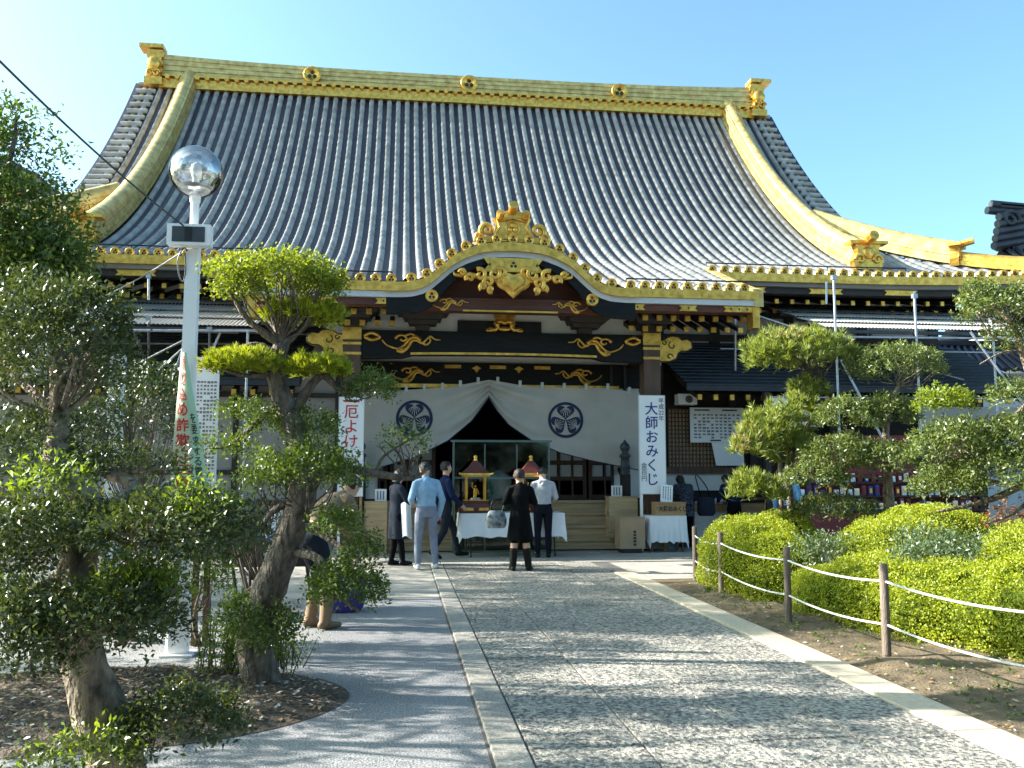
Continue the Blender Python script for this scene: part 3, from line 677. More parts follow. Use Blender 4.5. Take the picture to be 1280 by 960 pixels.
# --- doors and dark interior
YD = 19.6
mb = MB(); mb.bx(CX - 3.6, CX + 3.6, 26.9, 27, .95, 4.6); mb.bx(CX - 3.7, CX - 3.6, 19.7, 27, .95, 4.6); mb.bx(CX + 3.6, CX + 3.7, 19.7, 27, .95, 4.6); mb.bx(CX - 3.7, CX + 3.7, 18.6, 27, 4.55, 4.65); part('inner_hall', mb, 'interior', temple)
for x0 in (CX - 3.3, CX - 2.25, CX + 1.15, CX + 2.2):
    mb = MB(); w_ = 1.0; zt = 3.4
    for a in (0, w_ - .08): mb.bx(x0 + a, x0 + a + .08, YD, YD + .06, .95, zt)
    for z in (.95, 1.36, 1.72, 2.25, 2.7, zt - .1): mb.bx(x0 + .08, x0 + w_ - .08, YD + .002, YD + .058, z, z + .09)
    for a in (.36, .66): mb.bx(x0 + a, x0 + a + .04, YD + .004, YD + .056, 1.04, zt - .1)
    dr = part('door', mb, 'wood_brown', temple)
    for z in (1.45, 1.81, 2.34, 2.79):
        for a in (.08, .40, .70):
            mb = MB(); mb.bx(x0 + a + .01, x0 + a + .25, YD + .035, YD + .045, z, z + (.26 if z < 1.5 else .43 if z < 2.3 else .3)); part('pane', mb, 'fascia_white', dr)
# --- upper wall either side of the porch
YW = 20.7
for s in (-1, 1):
    a, b = (CX - 11.5, CX - 3.6) if s < 0 else (CX + 3.6, CX + 11.5)
    mb = MB(); mb.bx(a, b, YW, YW + .1, 0, 6.6); wl = part('wall', mb, 'plaster', temple)
    for x in xl(a + .1, b - .1, 1.95):
        mb = MB(); mb.bx(x - .12, x + .12, YW - .08, YW - .002, 0, 6.6); part('post', mb, 'wood_dark', wl)
    for z, h in ((4.75, .16), (5.35, .14), (6.0, .3)):
        mb = MB(); mb.bx(a, b, YW - .095, YW - .004, z, z + h); part('rail', mb, 'wood_dark', wl)
# --- low pent roofs
for s in (-1, 1):
    a, b = (CX - 11.8, CX - 4.0) if s < 0 else (CX + 3.85, CX + 11.8)
    ye, ze, zt = 17.55, P(900, 481, 17.55).z, 4.72
    mb = MB(); n = 14
    for k in range(n):                                # overlapping courses
        y0 = ye + (YW - ye) * k / n; y1 = ye + (YW - ye) * (k + 1) / n + .05; z0 = ze + (zt - ze) * k / n + .02; z1 = z0 + (zt - ze) / n - .005
        mb.add([(a, y0, z0), (b, y0, z0), (b, y1, z1), (a, y1, z1), (a, y0, z0 - .03), (b, y0, z0 - .03)], [(0, 1, 2, 3), (4, 5, 1, 0)])
    lr = part('pent_roof', mb, 'slate', temple)
    mb = MB(); mb.bx(a, b, ye + .01, ye + .08, ze - .12, ze - .015); part('fascia', mb, 'slate', lr)
    mb = MB(); xv = b if s < 0 else a
    mb.add([(xv, ye + .02, ze - .12), (xv, YW, zt - .12), (xv, YW, zt), (xv, ye + .02, ze)], [(0, 1, 2, 3)]); part('verge_board', mb, 'wood_dark', lr)
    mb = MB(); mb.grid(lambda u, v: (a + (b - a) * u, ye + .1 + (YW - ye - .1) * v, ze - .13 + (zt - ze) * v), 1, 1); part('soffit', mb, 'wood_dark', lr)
    for x in xl(a + .35, b - .2, .36): rafter(x, ye + .22, ze - .29, ye + 1.6, .45, lr, .08, .10)
# lower walls below the pent roofs
YL = 19.0
mb = MB(); a, b = CX + 3.3, CX + 11.5
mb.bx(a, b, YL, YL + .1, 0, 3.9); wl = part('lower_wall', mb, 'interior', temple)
for x in (a + .1, P(915, 560, YL).x, P(935, 560, YL).x + .1, P(1040, 560, YL).x, P(1160, 560, YL).x, b - .2):
    mb = MB(); mb.bx(x - .09, x + .09, YL - .1, YL - .001, 0, 3.8); part('post', mb, 'wood_dark', wl)
x0, x1 = P(835, 550, YL).x, P(912, 550, YL).x; z0, z1 = P(870, 584, YL).z, P(870, 512, YL).z
mb = MB()
for k in range(19): x = x0 + (x1 - x0) * k / 18; mb.bx(x - .016, x + .016, YL - .06, YL - .035, z0, z1)
for k in range(15): z = z0 + (z1 - z0) * k / 14; mb.bx(x0, x1, YL - .052, YL - .03, z - .014, z + .014)
part('lattice', mb, 'wood_brown', wl)
mb = MB(); mb.bx(x0, x1, YL - .028, YL - .002, z0, z1); part('lattice_backing', mb, 'wood_step', wl)
mb = MB(); mb.bx(x0 - .3, x1 + .1, YL - .12, YL - .002, P(870, 592, YL).z, z0); part('rail', mb, 'wood_brown', wl)
mb = MB(); mb.bx(x0 - .3, x1 + .1, YL - .05, YL - .002, P(870, 613, YL).z, P(870, 592, YL).z - .002); part('white_dado', mb, 'plaster', wl)
mb = MB(); a, b = CX - 11.5, CX - 3.2
mb.bx(a, b, 18.2, 18.3, 0, 3.7); wl = part('lower_wall', mb, 'plaster_grey', temple)
for x in (b - .1, b - 1.05, b - 2.1, b - 3.1, b - 4.1, b - 5.5, b - 7): mb = MB(); mb.bx(x - .05, x + .05, 18.13, 18.199, 0, 3.6); part('post', mb, 'wood_dark', wl)
for z in (.9, 1.5, 3.05): mb = MB(); mb.bx(a, b, 18.12, 18.198, z, z + .09); part('rail', mb, 'wood_dark', wl)
# --- main ridge
def rtop(off): return .55 + .16 * (abs(off) / 9.5) ** 3
mb = MB(); NL = 8
xr = xl(CX - 9.45, CX + 9.45, .35)
for k in range(NL):
    ins = .03 * (k % 2) + .02 * k / NL
    mb.sweep_x(xr, lambda x: ZR + .12, YR - .34 + ins, YR + .34 - ins, (lambda x, k=k: rtop(x - CX) * k / NL), (lambda x, k=k: rtop(x - CX) * (k + 1) / NL - .012))
mb.sweep_x(xr, lambda x: ZR + .12, YR - .30, YR + .30, 0, lambda x: rtop(x - CX) - .02)
ridge = part('main_ridge', mb, 'gold_pale', temple)
mb = MB(); mb.sweep_x(xr, lambda x: ZR, YR - .40, YR + .40, -.28, .0); mb.sweep_x(xr, lambda x: ZR + .06, YR - .46, YR + .46, 0, .05)
part('ridge_base', mb, 'gold', ridge)
mb = MB()
for x in xl(CX - 9.2, CX + 9.2, .29): mb.tube([(x, YR - .52, ZR + .03), (x, YR - .3, ZR + .03)], .075, 8, 0)
struct(part('ridge_fringe', mb, 'gold', ridge), 'stuff')
for off in (-4.9, 0, 4.9): link('ridge_crest', DISC, ridge, T(CX + off, YR - .40, ZR + .36, 0, 2.9))
for s in (-1, 1):
    q = MB(); x = CX + s * 9.6; z = ZR - .25
    for k, (ww, h) in enumerate(((.52, .22), (.40, .14), (.48, .12), (.38, .16), (.48, .12), (.38, .16), (.50, .14), (.42, .10))):
        q.box((x, YR, z + h / 2), (ww, 1.1 - .05 * k, h)); z += h
    q.tube([(x - s * .1, YR, z + .08), (x + s * .1, YR, z + .1), (x + s * .42, YR, z + .16)], [.1, .11, .12], 10)
    q.box((x + s * .12, YR - .2, z + .1), (.7, .5, .12)); q.ball((x, YR - .55, ZR + .4), (.2, .08, .22), 10)
    for d in (-.25, .25): q.tube(spiral((x + d * .4, YR - .56, ZR + .1), .12, .03, 0, 1.2, 14), .04, 6)
    part('ridge_end_tile', q, 'gold', ridge)
# --- descending ridges on either side
def ridge_sweep(q, pts, w, h, m=0, layers=3):
    k = len(pts)
    for l in range(layers):
        ww = w * (1 - .12 * (l % 2)); a0, a1 = h * l / layers, h * (l + 1) / layers - .008
        vs = []
        for i, p in enumerate(pts):
            d = (pts[min(i + 1, k - 1)] - pts[max(i - 1, 0)]); d.normalize(); side = d.cross(Vector((0, 0, 1))).normalized(); nn = side.cross(d).normalized()
            for a, b in ((-1, a0), (1, a0), (1, a1), (-1, a1)): vs.append(p + side * (a * ww / 2) + nn * b)
        fs = []
        for i in range(k - 1):
            a = i * 4; b = a + 4; fs += [(a, a + 1, b + 1, b), (a + 1, a + 2, b + 2, b + 1), (a + 2, a + 3, b + 3, b + 2), (a + 3, a, b, b + 3)]
        fs += [(3, 2, 1, 0), (4 * k - 4, 4 * k - 3, 4 * k - 2, 4 * k - 1)]; q.add(vs, fs, m)
    q.tube([p + Vector((0, 0, h * 1.12)) for p in pts], w * .42, 8, m)
def end_tile(q, p, d, w, h):
    d = Vector((d[0], d[1], 0)).normalized(); rz = math.atan2(d.y, d.x) + math.pi / 2
    M = Matrix.Translation(p) @ Matrix.Rotation(rz, 4, 'Z')
    t = MB(); t.prism_y([(-w * .75, -.05), (w * .75, -.05), (w * .9, h * .3), (w * .6, h * .7), (w * .75, h * 1.05), (0, h * 1.35), (-w * .75, h * 1.05), (-w * .6, h * .7), (-w * .9, h * .3)], -.10, .10)
    for s in (-1, 1): t.tube(spiral((s * w * .5, -.11, h * .35), w * .3, .02, 0, 1.2, 14, s), .04, 6)
    t.ball((0, -.1, h * .65), (w * .35, .06, h * .3), 8); t.tube([(0, -.1, h * 1.2), (0, -.4, h * 1.32)], w * .28, 8)
    t.box((0, -.02, h * 1.12), (w * 2.2, .3, .07))
    q.add([M @ Vector(v) for v in t.v], t.f, 0)
for s in (-1, 1):
    x = CX + s * 8.6
    pts = [Vector((x + s * .12 * ((YR - y) / 9), y, roofz(x, y) + .05)) for y in xl(19.0, YR - .2, .4)]
    q = MB(); ridge_sweep(q, pts, .46, .40, 0, 4); dr = part('descending_ridge', q, 'gold_pale', temple)
    q = MB(); end_tile(q, pts[0] + Vector((0, -.05, 0)), (0, -1), .42, .52); part('ridge_end_tile', q, 'gold', dr)
    # corner ridge along the hip, in two tiers
    hip = lambda t: Vector((CX + s * (8.9 + (HALF - 8.9) * t), YE + (HALF - 8.9) * (1 - t), roofz(CX + s * (8.9 + (HALF - 8.9) * t), YE + (HALF - 8.9) * (1 - t)) + .04))
    q = MB(); ridge_sweep(q, [hip(t / 12) for t in range(0, 9)], .38, .40, 0, 4); cr_ = part('corner_ridge', q, 'gold_pale', temple)
    q = MB(); ridge_sweep(q, [hip(t / 12) for t in range(8, 13)], .32, .20, 0, 2); part('lower_tier', q, 'gold', cr_)
    q = MB(); end_tile(q, hip(8.1 / 12), (s, -1), .30, .42); part('ridge_end_tile', q, 'gold', cr_)
    q = MB(); end_tile(q, hip(1.0), (s, -1), .30, .36); part('corner_end_tile', q, 'gold', cr_)
    # verge tiles stepping down the gable edge
    q = MB()
    for y in xl(YE + 3.0, YR - .1, .26):
        z = prof(y) + .05; q.tube([(CX + s * 9.55, y, z), (CX + s * 10.12, y, z - .02)], .08, 7)
    struct(part('verge_tiles', q, 'tile', roof), 'stuff')
    q = MB(); pts = xl(YE + 2.5, YR, .3)
    for a, b in zip(pts[:-1], pts[1:]):
        za, zb_ = prof(a), prof(b); xv = CX + s * 9.95
        q.add([(xv - .05, a, za - .5), (xv + .05, a, za - .5), (xv + .05, a, za - .02), (xv - .05, a, za - .02), (xv - .05, b, zb_ - .5), (xv + .05, b, zb_ - .5), (xv + .05, b, zb_ - .02), (xv - .05, b, zb_ - .02)], [(0, 1, 2, 3), (7, 6, 5, 4), (0, 4, 5, 1), (1, 5, 6, 2), (2, 6, 7, 3), (3, 7, 4, 0)])
    part('gable_barge', q, 'gold_pale', roof)
# closing walls of the hall behind, so that no light leaks in
mb = MB(); mb.bx(CX - 9.5, CX + 9.5, 34, 34.1, 0, 7); mb.bx(CX - 9.6, CX - 9.5, 20.8, 34, 0, 7); mb.bx(CX + 9.5, CX + 9.6, 20.8, 34, 0, 7); part('rear_wall', mb, 'plaster', temple)
# ---------------------------------------------------------------- curtain with crests
YC = 18.1
def cpx(px, py): p = P(px, py, YC); return p.x, p.z
HALVES = []
hemL = [(455, 592), (470, 586), (520, 571), (560, 551), (590, 526), (603, 508), (611, 497)]
hemR = [(611, 497), (620, 512), (636, 531), (665, 551), (700, 566), (740, 576), (800, 588)]
topL = [(453, 488), (500, 488), (560, 484), (611, 475)]; topR = [(611, 475), (660, 483), (720, 485), (760, 485), (803, 492)]
mat('curtain_seam', (.40, .38, .34), .9, 0, .05)
tabm = 'fascia_white'
CURT = []
for nm, hem, top, side in (('left', hemL, topL, -1), ('right', hemR, topR, 1)):
    H = [cpx(*p) for p in hem]; Tp = [cpx(*p) for p in top]; x0 = min(H[0][0], Tp[0][0]); x1 = max(H[-1][0], Tp[-1][0])
    def surf(x, v, H=H, Tp=Tp, x0=x0, x1=x1, side=side):
        zt = lerpf(Tp, x); zb = lerpf(H, x); u = (x - x0) / (x1 - x0); g = u if side < 0 else 1 - u       # g = 1 at the parting
        z = zt + (zb - zt) * v
        y = YC + .045 * g ** 1.2 * (1 - abs(math.sin(6 * g + 13 * v * (1.25 - g) + 2)) * 2) * (1 - .4 * v) + .022 * math.sin(5 * u * 3.1 + v * 2) * (1 - g) * v + .05 * g ** 4 * math.sin(22 * v)
        return y, z
    mb = MB(); mb.grid(lambda u, v: (lambda x: (x, *surf(x, v)))(x0 + (x1 - x0) * u), 90, 36)
    c = part('curtain', mb, 'curtain')
    tag(c, 'pale grey temple curtain half drawn up to the ' + ('pillar with the red lettered sign' if side < 0 else 'pillar with the tall blue lettered sign'), 'curtain', 'halves of the parted temple curtain')
    CURT.append((c, surf, H, Tp))
    for k in range(7):
        x = x0 + (x1 - x0) * (k + .4) / 7; z = lerpf(Tp, x); part('tab', MB().box((x, YC - .005, z + .03), (.06, .02, .13)), tabm, c)
    mb = MB(); mb.tube([(x, surf(x, 1)[0], lerpf(H, x)) for x in xl(x0, x1, .06)], .012, 5); part('hem', mb, 'navy', c)
    # crest: ring and three hollyhock leaves with veins
    cx_, cz_ = cpx(518 if side < 0 else 707, 523 if side < 0 else 525); Rr = .375
    def onto(x, z, d=.012):
        zt = lerpf(Tp, x); zb = lerpf(H, x); return (x, surf(x, (z - zt) / (zb - zt))[0] - d, z)
    mb = MB(); n = 64; vs = []
    for r in (1.0, .92, .84):
        vs += [onto(cx_ + Rr * r * math.cos(2 * math.pi * j / n), cz_ + Rr * r * math.sin(2 * math.pi * j / n)) for j in range(n)]
    mb.add(vs, [(i * n + j, (i + 1) * n + j, (i + 1) * n + (j + 1) % n, i * n + (j + 1) % n) for i in range(2) for j in range(n)])
    for k in range(3):
        a = math.pi / 2 + k * 2 * math.pi / 3; ca, sa = math.cos(a), math.sin(a)
        def loc(hx, hy): # leaf coords (hy outwards) -> curtain
            r = .45 + hy; return cx_ + Rr * (ca * r - sa * hx), cz_ + Rr * (sa * r + ca * hx)
        hp_ = [(16 * math.sin(t) ** 3 / 32, (13 * math.cos(t) - 5 * math.cos(2 * t) - 2 * math.cos(3 * t) - math.cos(4 * t)) / 36) for t in [2 * math.pi * i / 40 for i in range(40)]]
        vs = [onto(*loc(0, -.06))]
        for f_ in (.5, 1): vs += [onto(*loc(x * f_, -.06 + (y + .06) * f_)) for x, y in hp_]
        mb.add(vs, [(0, 1 + (j + 1) % 40, 1 + j) for j in range(40)] + [(1 + j, 1 + (j + 1) % 40, 41 + (j + 1) % 40, 41 + j) for j in range(40)])
        for vx in (-.9, -.62, -.3, 0, .3, .62, .9):
            pts = [(vx * (.1 + .40 * t) * (1 - .35 * t * abs(vx)), .20 - (.54 - .38 * abs(vx)) * t) for t in (0, .25, .5, .75, 1)]
            for (ax, ay), (bx_, by) in zip(pts[:-1], pts[1:]):
                d = Vector((by - ay, ax - bx_)); d = d.normalized() * .016
                mb.add([onto(*loc(p, q), .017) for p, q in ((ax - d.x, ay - d.y), (ax + d.x, ay + d.y), (bx_ + d.x, by + d.y), (bx_ - d.x, by - d.y))], [(0, 1, 2, 3)], 1)
    part('crest', mb, ['navy', 'curtain'], c)
# ---------------------------------------------------------------- tall signboards by the pillars
def board(name, label, px0, px1, py0, py1, Y, lean=0, mat_='board_white', leg=True):
    a = P(px0, py1, Y); b = P(px1, py0, Y); r = root(name, ((a.x + b.x) / 2, Y, 0), label, 'sign')
    mb = MB(); mb.bx(a.x, b.x, Y - .02, Y + .02, a.z, b.z); part('panel', mb, mat_, r)
    mb = MB(); e = .012
    for q in ((a.x - e, a.x, a.z - e, b.z + e), (b.x, b.x + e, a.z - e, b.z + e)): mb.bx(q[0], q[1], Y - .025, Y + .025, q[2], q[3])
    for q in ((a.x, b.x, a.z - e, a.z), (a.x, b.x, b.z, b.z + e)): mb.bx(q[0], q[1], Y - .025, Y + .025, q[2], q[3])
    part('frame', mb, 'fascia_white', r)
    if leg:
        for x in (a.x + .03, b.x - .03):
            mb = MB(); mb.bx(x - .025, x + .025, Y - .01, Y + .04, .012, a.z - e); part('leg', mb, 'white_paint' if x < (a.x + b.x) / 2 else 'wood_box', r)
    return r, a, b
r, a, b = board('signboard', 'tall white signboard with large blue brush lettering before the pillar', 800, 830, 495, 617, 16.95)
def vtext(nm, s, size, x, z, Y, m, par, bold=0, line=1.0, xs=1.0): return text(nm, '\n'.join(s), size, Matrix.Translation((x, Y, z)) @ UPR, m, par, bold, line, xs=xs)
cx_ = (a.x + b.x) / 2
vtext('lettering', '大師おみくじ', .27, cx_ - .01, b.z - .14, 16.925, 'blue_ink', r, .0025, 1.03)
vtext('lettering', '平成22年'.replace('22', '２'), .10, b.x - .055, b.z - .03, 16.925, 'grey_ink', r, 0, 1.1) if False else None
text('lettering', '平\n成\n22\n年', .115, Matrix.Translation((b.x - .07, 16.925, b.z - .05)) @ UPR, 'grey_ink', r, .001, 1.0)
text('lettering', '金\n百\n円', .125, Matrix.Translation((a.x + .085, 16.925, a.z + .60)) @ UPR, 'grey_ink', r, .001, 1.0)
r, a, b = board('signboard', 'tall white signboard with red and blue lettering beside the cloud pruned tree', 422, 455, 497, 620, 16.95)
cx_ = (a.x + b.x) / 2
vtext('lettering', '厄よけ', .28, cx_, b.z - .15, 16.925, 'red_ink', r, .0025, 1.0)
vtext('lettering', '御守', .29, cx_ + .03, a.z + .66, 16.925, 'blue_ink', r, .0025, .97)
mb = MB(); mb.bx(a.x + .08, b.x - .08, 16.922, 16.929, b.z - .09, b.z - .05); part('red_bar', mb, 'red_ink', r)
# ---------------------------------------------------------------- metal canopies on tube scaffolding
def canopy(name, label, x0, x1, y0, z0, y1, z1, tubes):
    r = root(name, ((x0 + x1) / 2, y0, 0), label, 'canopy')
    ns = 5
    for k in range(ns):
        a0, a1 = k / ns, (k + 1) / ns + .03
        q = MB(); n = int((x1 - x0) / .019); vs = []
        for i in range(n + 1):
            x = x0 + (x1 - x0) * i / n; w_ = .011 * math.cos(i * math.pi / 2)
            for t in (a0, a1): vs.append((x, y0 + (y1 - y0) * t, z0 + (z1 - z0) * t + w_ + .045 * (1 if t == a0 else 0) * 1 - .0))
        q.add(vs, [(2 * i, 2 * i + 2, 2 * i + 3, 2 * i + 1) for i in range(n)], 0, True); part('corrugated_sheet', q, 'corrugated', r)
        q = MB(); yy = y0 + (y1 - y0) * a0 + .03; zz = z0 + (z1 - z0) * a0 - .03; q.bx(x0, x1, yy, yy + .05, zz - .04, zz + .03); part('batten', q, 'steel_dark', r)
    for p, q_ in tubes:
        q = MB(); q.tube([p, q_], .026, 7); part('scaffold_tube', q, 'steel', r)
    for p, q_ in tubes[:4]:
        q = MB(); q.box(p, (.09, .09, .09)); part('clamp', q, 'steel', r)
    return r
yf = 16.8; za = P(1030, 411, yf).z; X0 = P(1030, 411, yf).x
def tp(px, py, Y=16.75): return tuple(P(px, py, Y))
tb = [(tp(1030, 421), tp(1330, 424)), (tp(1042, 347), (tp(1042, 347)[0], 16.75, .1)), (tp(1143, 370), (tp(1143, 370)[0], 16.75, .1)), (tp(1240, 400), (tp(1240, 400)[0], 16.75, .1)),
      (tp(1020, 419, 16.7), tp(926, 388, 18.0)), (tp(1051, 450, 16.7), tp(1120, 580, 16.2)), (tp(1213, 415, 16.7), tp(1290, 520, 16.2)), (tp(919, 392, 18.2), tp(919, 463, 18.4)),
      (tp(948, 386, 18.1), tp(926, 435, 19.6)), (tp(1092, 414, 17.2), tp(1070, 437, 19)), (tp(900, 436, 19.2), tp(1260, 441, 19.2)), (tp(1143, 365, 17.8), tp(1143, 450, 19.0)), (tp(1180, 468, 18.2), tp(1205, 475, 17.9)), (tp(1033, 352, 18.2), tp(1033, 380, 18.2))]
canopy('scaffold_canopy', 'corrugated metal canopy on scaffold tubes above the pines and podocarpus', X0, 13.4, yf, za, 20.1, P(935, 372, 20.1).z - .15, tb)
xa, xb = P(110, 405, yf).x - 2.2, P(318, 405, yf).x
tb = [(tp(20, 412), tp(330, 414)), (tp(186, 345, 17.9), tp(186, 375, 17.9)), (tp(186, 398, 16.75), tp(186, 455, 18.5)), (tp(262, 412), tp(262, 470, 18)), (tp(165, 407, 16.9), tp(182, 452, 18.6)), (tp(170, 456, 18.4), tp(228, 426, 16.8)), (tp(195, 466, 17.5), tp(228, 436, 16.8)),
      (tp(214, 476, 16.8), tp(229, 436, 16.8)), (tp(262, 447, 16.8), tp(276, 414, 16.8)), (tp(100, 429, 18.9), tp(300, 430, 18.9)), (tp(310, 414), (tp(310, 414)[0], 16.75, .1)), (tp(60, 414), (tp(60, 414)[0], 16.75, .1))]
canopy('scaffold_canopy', 'corrugated metal canopy on scaffold tubes behind the globe lamp post', xa, xb, yf, P(200, 408, yf).z, 20.1, P(200, 366, 20.1).z, tb)
# ---------------------------------------------------------------- glass screen, table with cloth, miniature shrines
mat('frame_green', (.10, .15, .14), .45, .2, .15)
mat('cover_blue', (.30, .42, .48), .7, 0, .08)
glassmat('glass', (.30, .42, .39), .04)
YS = 16.95
a = P(565, 690, YS); b = P(687, 553, YS)
gs = root('glass_screen', ((a.x + b.x) / 2, YS, 0), 'green framed glass screen standing before the wooden steps', 'screen')
mb = MB(); f_ = .035
for x in (a.x, b.x - f_): mb.bx(x, x + f_, YS - .03, YS + .03, .012, b.z)
for px in (606, 646): x = P(px, 600, YS).x; mb.bx(x - .012, x + .012, YS - .02, YS + .02, .06, b.z - .04)
mb.bx(a.x - .04, b.x + .04, YS - .032, YS + .032, b.z, b.z + .04); mb.bx(a.x + f_, b.x - f_, YS - .03, YS + .03, .012, .06); mb.bx(a.x + f_, b.x - f_, YS - .02, YS + .02, 1.42, 1.455)
part('frame', mb, 'frame_green', gs)
xs_ = [a.x + f_, P(606, 600, YS).x, P(646, 600, YS).x, b.x - f_]
for x0, x1 in zip(xs_[:-1], xs_[1:]):
    for z0, z1 in ((.062, 1.418), (1.457, b.z - .002)):
        mb = MB(); mb.bx(x0 + .013, x1 - .013, YS - .004, YS + .004, z0, z1); part('pane', mb, 'glass', gs)
p = P(628, 608, 17.9)
mb = MB(); mb.lathe([(.24, 0), (.25, .3), (.24, .42), (.16, .55), (.05, .62), (.01, .63)], (p.x, 18.55, .955), 16, 0, True, 1, .6); mb.lathe([(.26, .35), (.27, .42), (.2, .50)], (p.x, 18.55, .955), 16, 0, True, 1, .6)
tag(part('covered_statue', mb, 'cover_blue'), 'pale blue cloth covered statue behind the glass screen', 'statue')
YT = 16.25; ta = P(573, 641, YT); tb_ = P(702, 641, YT); zt = ta.z
tbl = root('folding_table', ((ta.x + tb_.x) / 2, YT, 0), 'folding table with thin black legs under the white cloth', 'table')
mb = MB(); mb.bx(ta.x + .02, tb_.x - .02, YT - .28, YT + .32, zt - .05, zt - .012); part('top', mb, 'wood_box', tbl)
for x in (ta.x + .18, tb_.x - .2):
    for dy in (-.2, .25): mb = MB(); mb.tube([(x, YT + dy, zt - .05), (x + (.04 if dy < 0 else -.03), YT + dy, .015)], .014, 6); part('leg', mb, 'black', tbl)
def drape(name, label, x0, x1, y0, y1, z, drop, seed):
    n = 40; q = MB(); rng = random.Random(seed); per = [(x0 + (x1 - x0) * i / n, y0, 0, -1) for i in range(n)] + [(x1, y0 + (y1 - y0) * i / 16, 1, 0) for i in range(16)] + [(x1 - (x1 - x0) * i / n, y1, 0, 1) for i in range(n)] + [(x0, y1 - (y1 - y0) * i / 16, -1, 0) for i in range(16)]
    vs = []; m = len(per)
    for k in range(9):
        t = k / 8
        for i, (x, y, nx, ny) in enumerate(per):
            d = drop * (1 + .10 * noise.noise((i * .22, seed, 0)) + (.25 if i in (0, n, n + 16, 2 * n + 16) else 0)) * t
            o_ = t * (.015 + .03 * abs(math.sin(i * .55 + seed)) + .02 * noise.noise((i * .4, seed, 2)))
            vs.append((x + nx * o_, y + ny * o_, z - d))
    q.add(vs, [(k * m + i, k * m + (i + 1) % m, (k + 1) * m + (i + 1) % m, (k + 1) * m + i)[::-1] for k in range(8) for i in range(m)], 0, True)
    q.add(vs[:m], [tuple(range(m))], 0)
    return tag(part(name, q, 'cloth_white'), label, 'tablecloth')
drape('tablecloth', 'long white cloth hanging over the table of miniature shrines', ta.x, tb_.x, YT - .3, YT + .34, zt, .42, 1)
mat('shrine_red', (.10, .022, .014), .4, 0, .2, 8)
def shrine(cx, y, z, label):
    r = root('miniature_shrine', (cx, y, z), label, 'shrine', 'miniature shrines on the white clothed table')
    q = MB(); q.box((cx, y, z + .04), (.60, .42, .08)); q.box((cx, y, z + .12), (.56, .38, .08), 0, 0, .8); q.box((cx, y, z + .19), (.44, .30, .06)); part('base', q, 'shrine_red', r)
    q = MB()
    for d in (-.14, .14): q.box((cx + d, y - .205, z + .07), (.2, .012, .05), 0, 0, .8)
    q.box((cx, y, z + .225), (.46, .32, .012)); part('base_trim', q, 'gold', r)
    for dx in (-.17, .17):
        for dy in (-.1, .1): q = MB(); q.box((cx + dx, y + dy, z + .44), (.035, .035, .42)); part('column', q, 'gold', r)
    q = MB(); q.box((cx, y, z + .665), (.50, .36, .03)); q.box((cx, y, z + .70), (.58, .42, .035), 0, 0, .94)
    for s in (-1, 1): q.tube([(cx + s * .26, y - .2, z + .69), (cx + s * .31, y - .23, z + .72)], .015, 6)
    part('eave', q, 'gold', r)
    q = MB(); n = 4; prf = [(.36, .715), (.28, .76), (.19, .82), (.11, .90), (.05, .95)]
    q.lathe([(a, b) for a, b in prf], (cx, y, z), 4, 0, False); 
    M = Matrix.Translation((cx, y, 0)) @ Matrix.Rotation(math.pi / 4, 4, 'Z') @ Matrix.Translation((-cx, -y, 0)); q.v = [tuple(M @ Vector(v)) for v in q.v]; q.v = [(cx + (v[0] - cx) * 1.05, y + (v[1] - y) * .75, v[2]) for v in q.v]
    rf = part('roof', q, 'shrine_red', r)
    q = MB(); q.lathe([(.03, .94), (.04, .96), (.02, .98), (.035, 1.0), (.035, 1.03), (.01, 1.05)], (cx, y, z), 10); part('finial', q, 'gold', rf)
    q = MB(); q.lathe([(.10, .23), (.11, .25), (.08, .27)], (cx, y, z), 12); part('pedestal', q, 'steel', r)
    q = MB(); q.tube([(cx - .01, y, z + .27), (cx, y, z + .36), (cx, y, z + .44)], [.03, .035, .028], 8); q.ball((cx, y, z + .475), .022, 8)
    q.tube([(cx - .03, y, z + .43), (cx - .06, y, z + .47), (cx - .05, y, z + .55)], .009, 6); q.tube([(cx + .03, y, z + .43), (cx + .05, y, z + .38), (cx + .055, y, z + .33)], .009, 6); part('figurine', q, 'gold', r)
    return r
p = P(594, 641, YT); shrine(p.x, YT - .02, zt + .004, 'gold columned miniature shrine between blue sweater man and black dressed woman')
p = P(664, 641, YT); shrine(p.x + .0, YT + .02, zt + .004, 'gold columned miniature shrine partly hidden behind the hooded man')
# ---------------------------------------------------------------- boxes, lot drawing table, counter
def crate(name, label, px0, px1, py0, py1, Y, d, m, cat='box', z0=None, bev=None):
    a = P(px0, py1, Y); b = P(px1, py0, Y); z0 = a.z if z0 is None else z0
    r = root(name, ((a.x + b.x) / 2, Y + d / 2, z0), label, cat)
    mb = MB(); t = .02
    mb.bx(a.x, b.x, Y, Y + d, z0, b.z); part('body', mb, m, r)
    mb = MB(); mb.bx(a.x - .01, b.x + .01, Y - .01, Y + d + .01, b.z + .001, b.z + .02); part('lid', mb, m, r)
    return r, a, b
r, a, b = crate('cardboard_box', 'cardboard box with small black lettering on the ground beside the steps', 775, 806, 648, 680, 16.5, .4, 'cardboard', z0=.10)
text('lettering', '大\n師\nお', .07, Matrix.Translation(((a.x + b.x) / 2 + .05, 16.497, .42)) @ UPR, 'black_ink', r) if False else None
mb = MB()
for k in range(5): mb.bx((a.x + b.x) / 2 + .02, (a.x + b.x) / 2 + .07, 16.494, 16.499, .40 - .06 * k, .44 - .06 * k)
struct(part('lettering', mb, 'black_ink', r), 'stuff')
mb = MB(); mb.bx(a.x + .05, b.x - .05, 16.52, 16.86, .012, .098); part('plinth', mb, 'wood_dark', r)
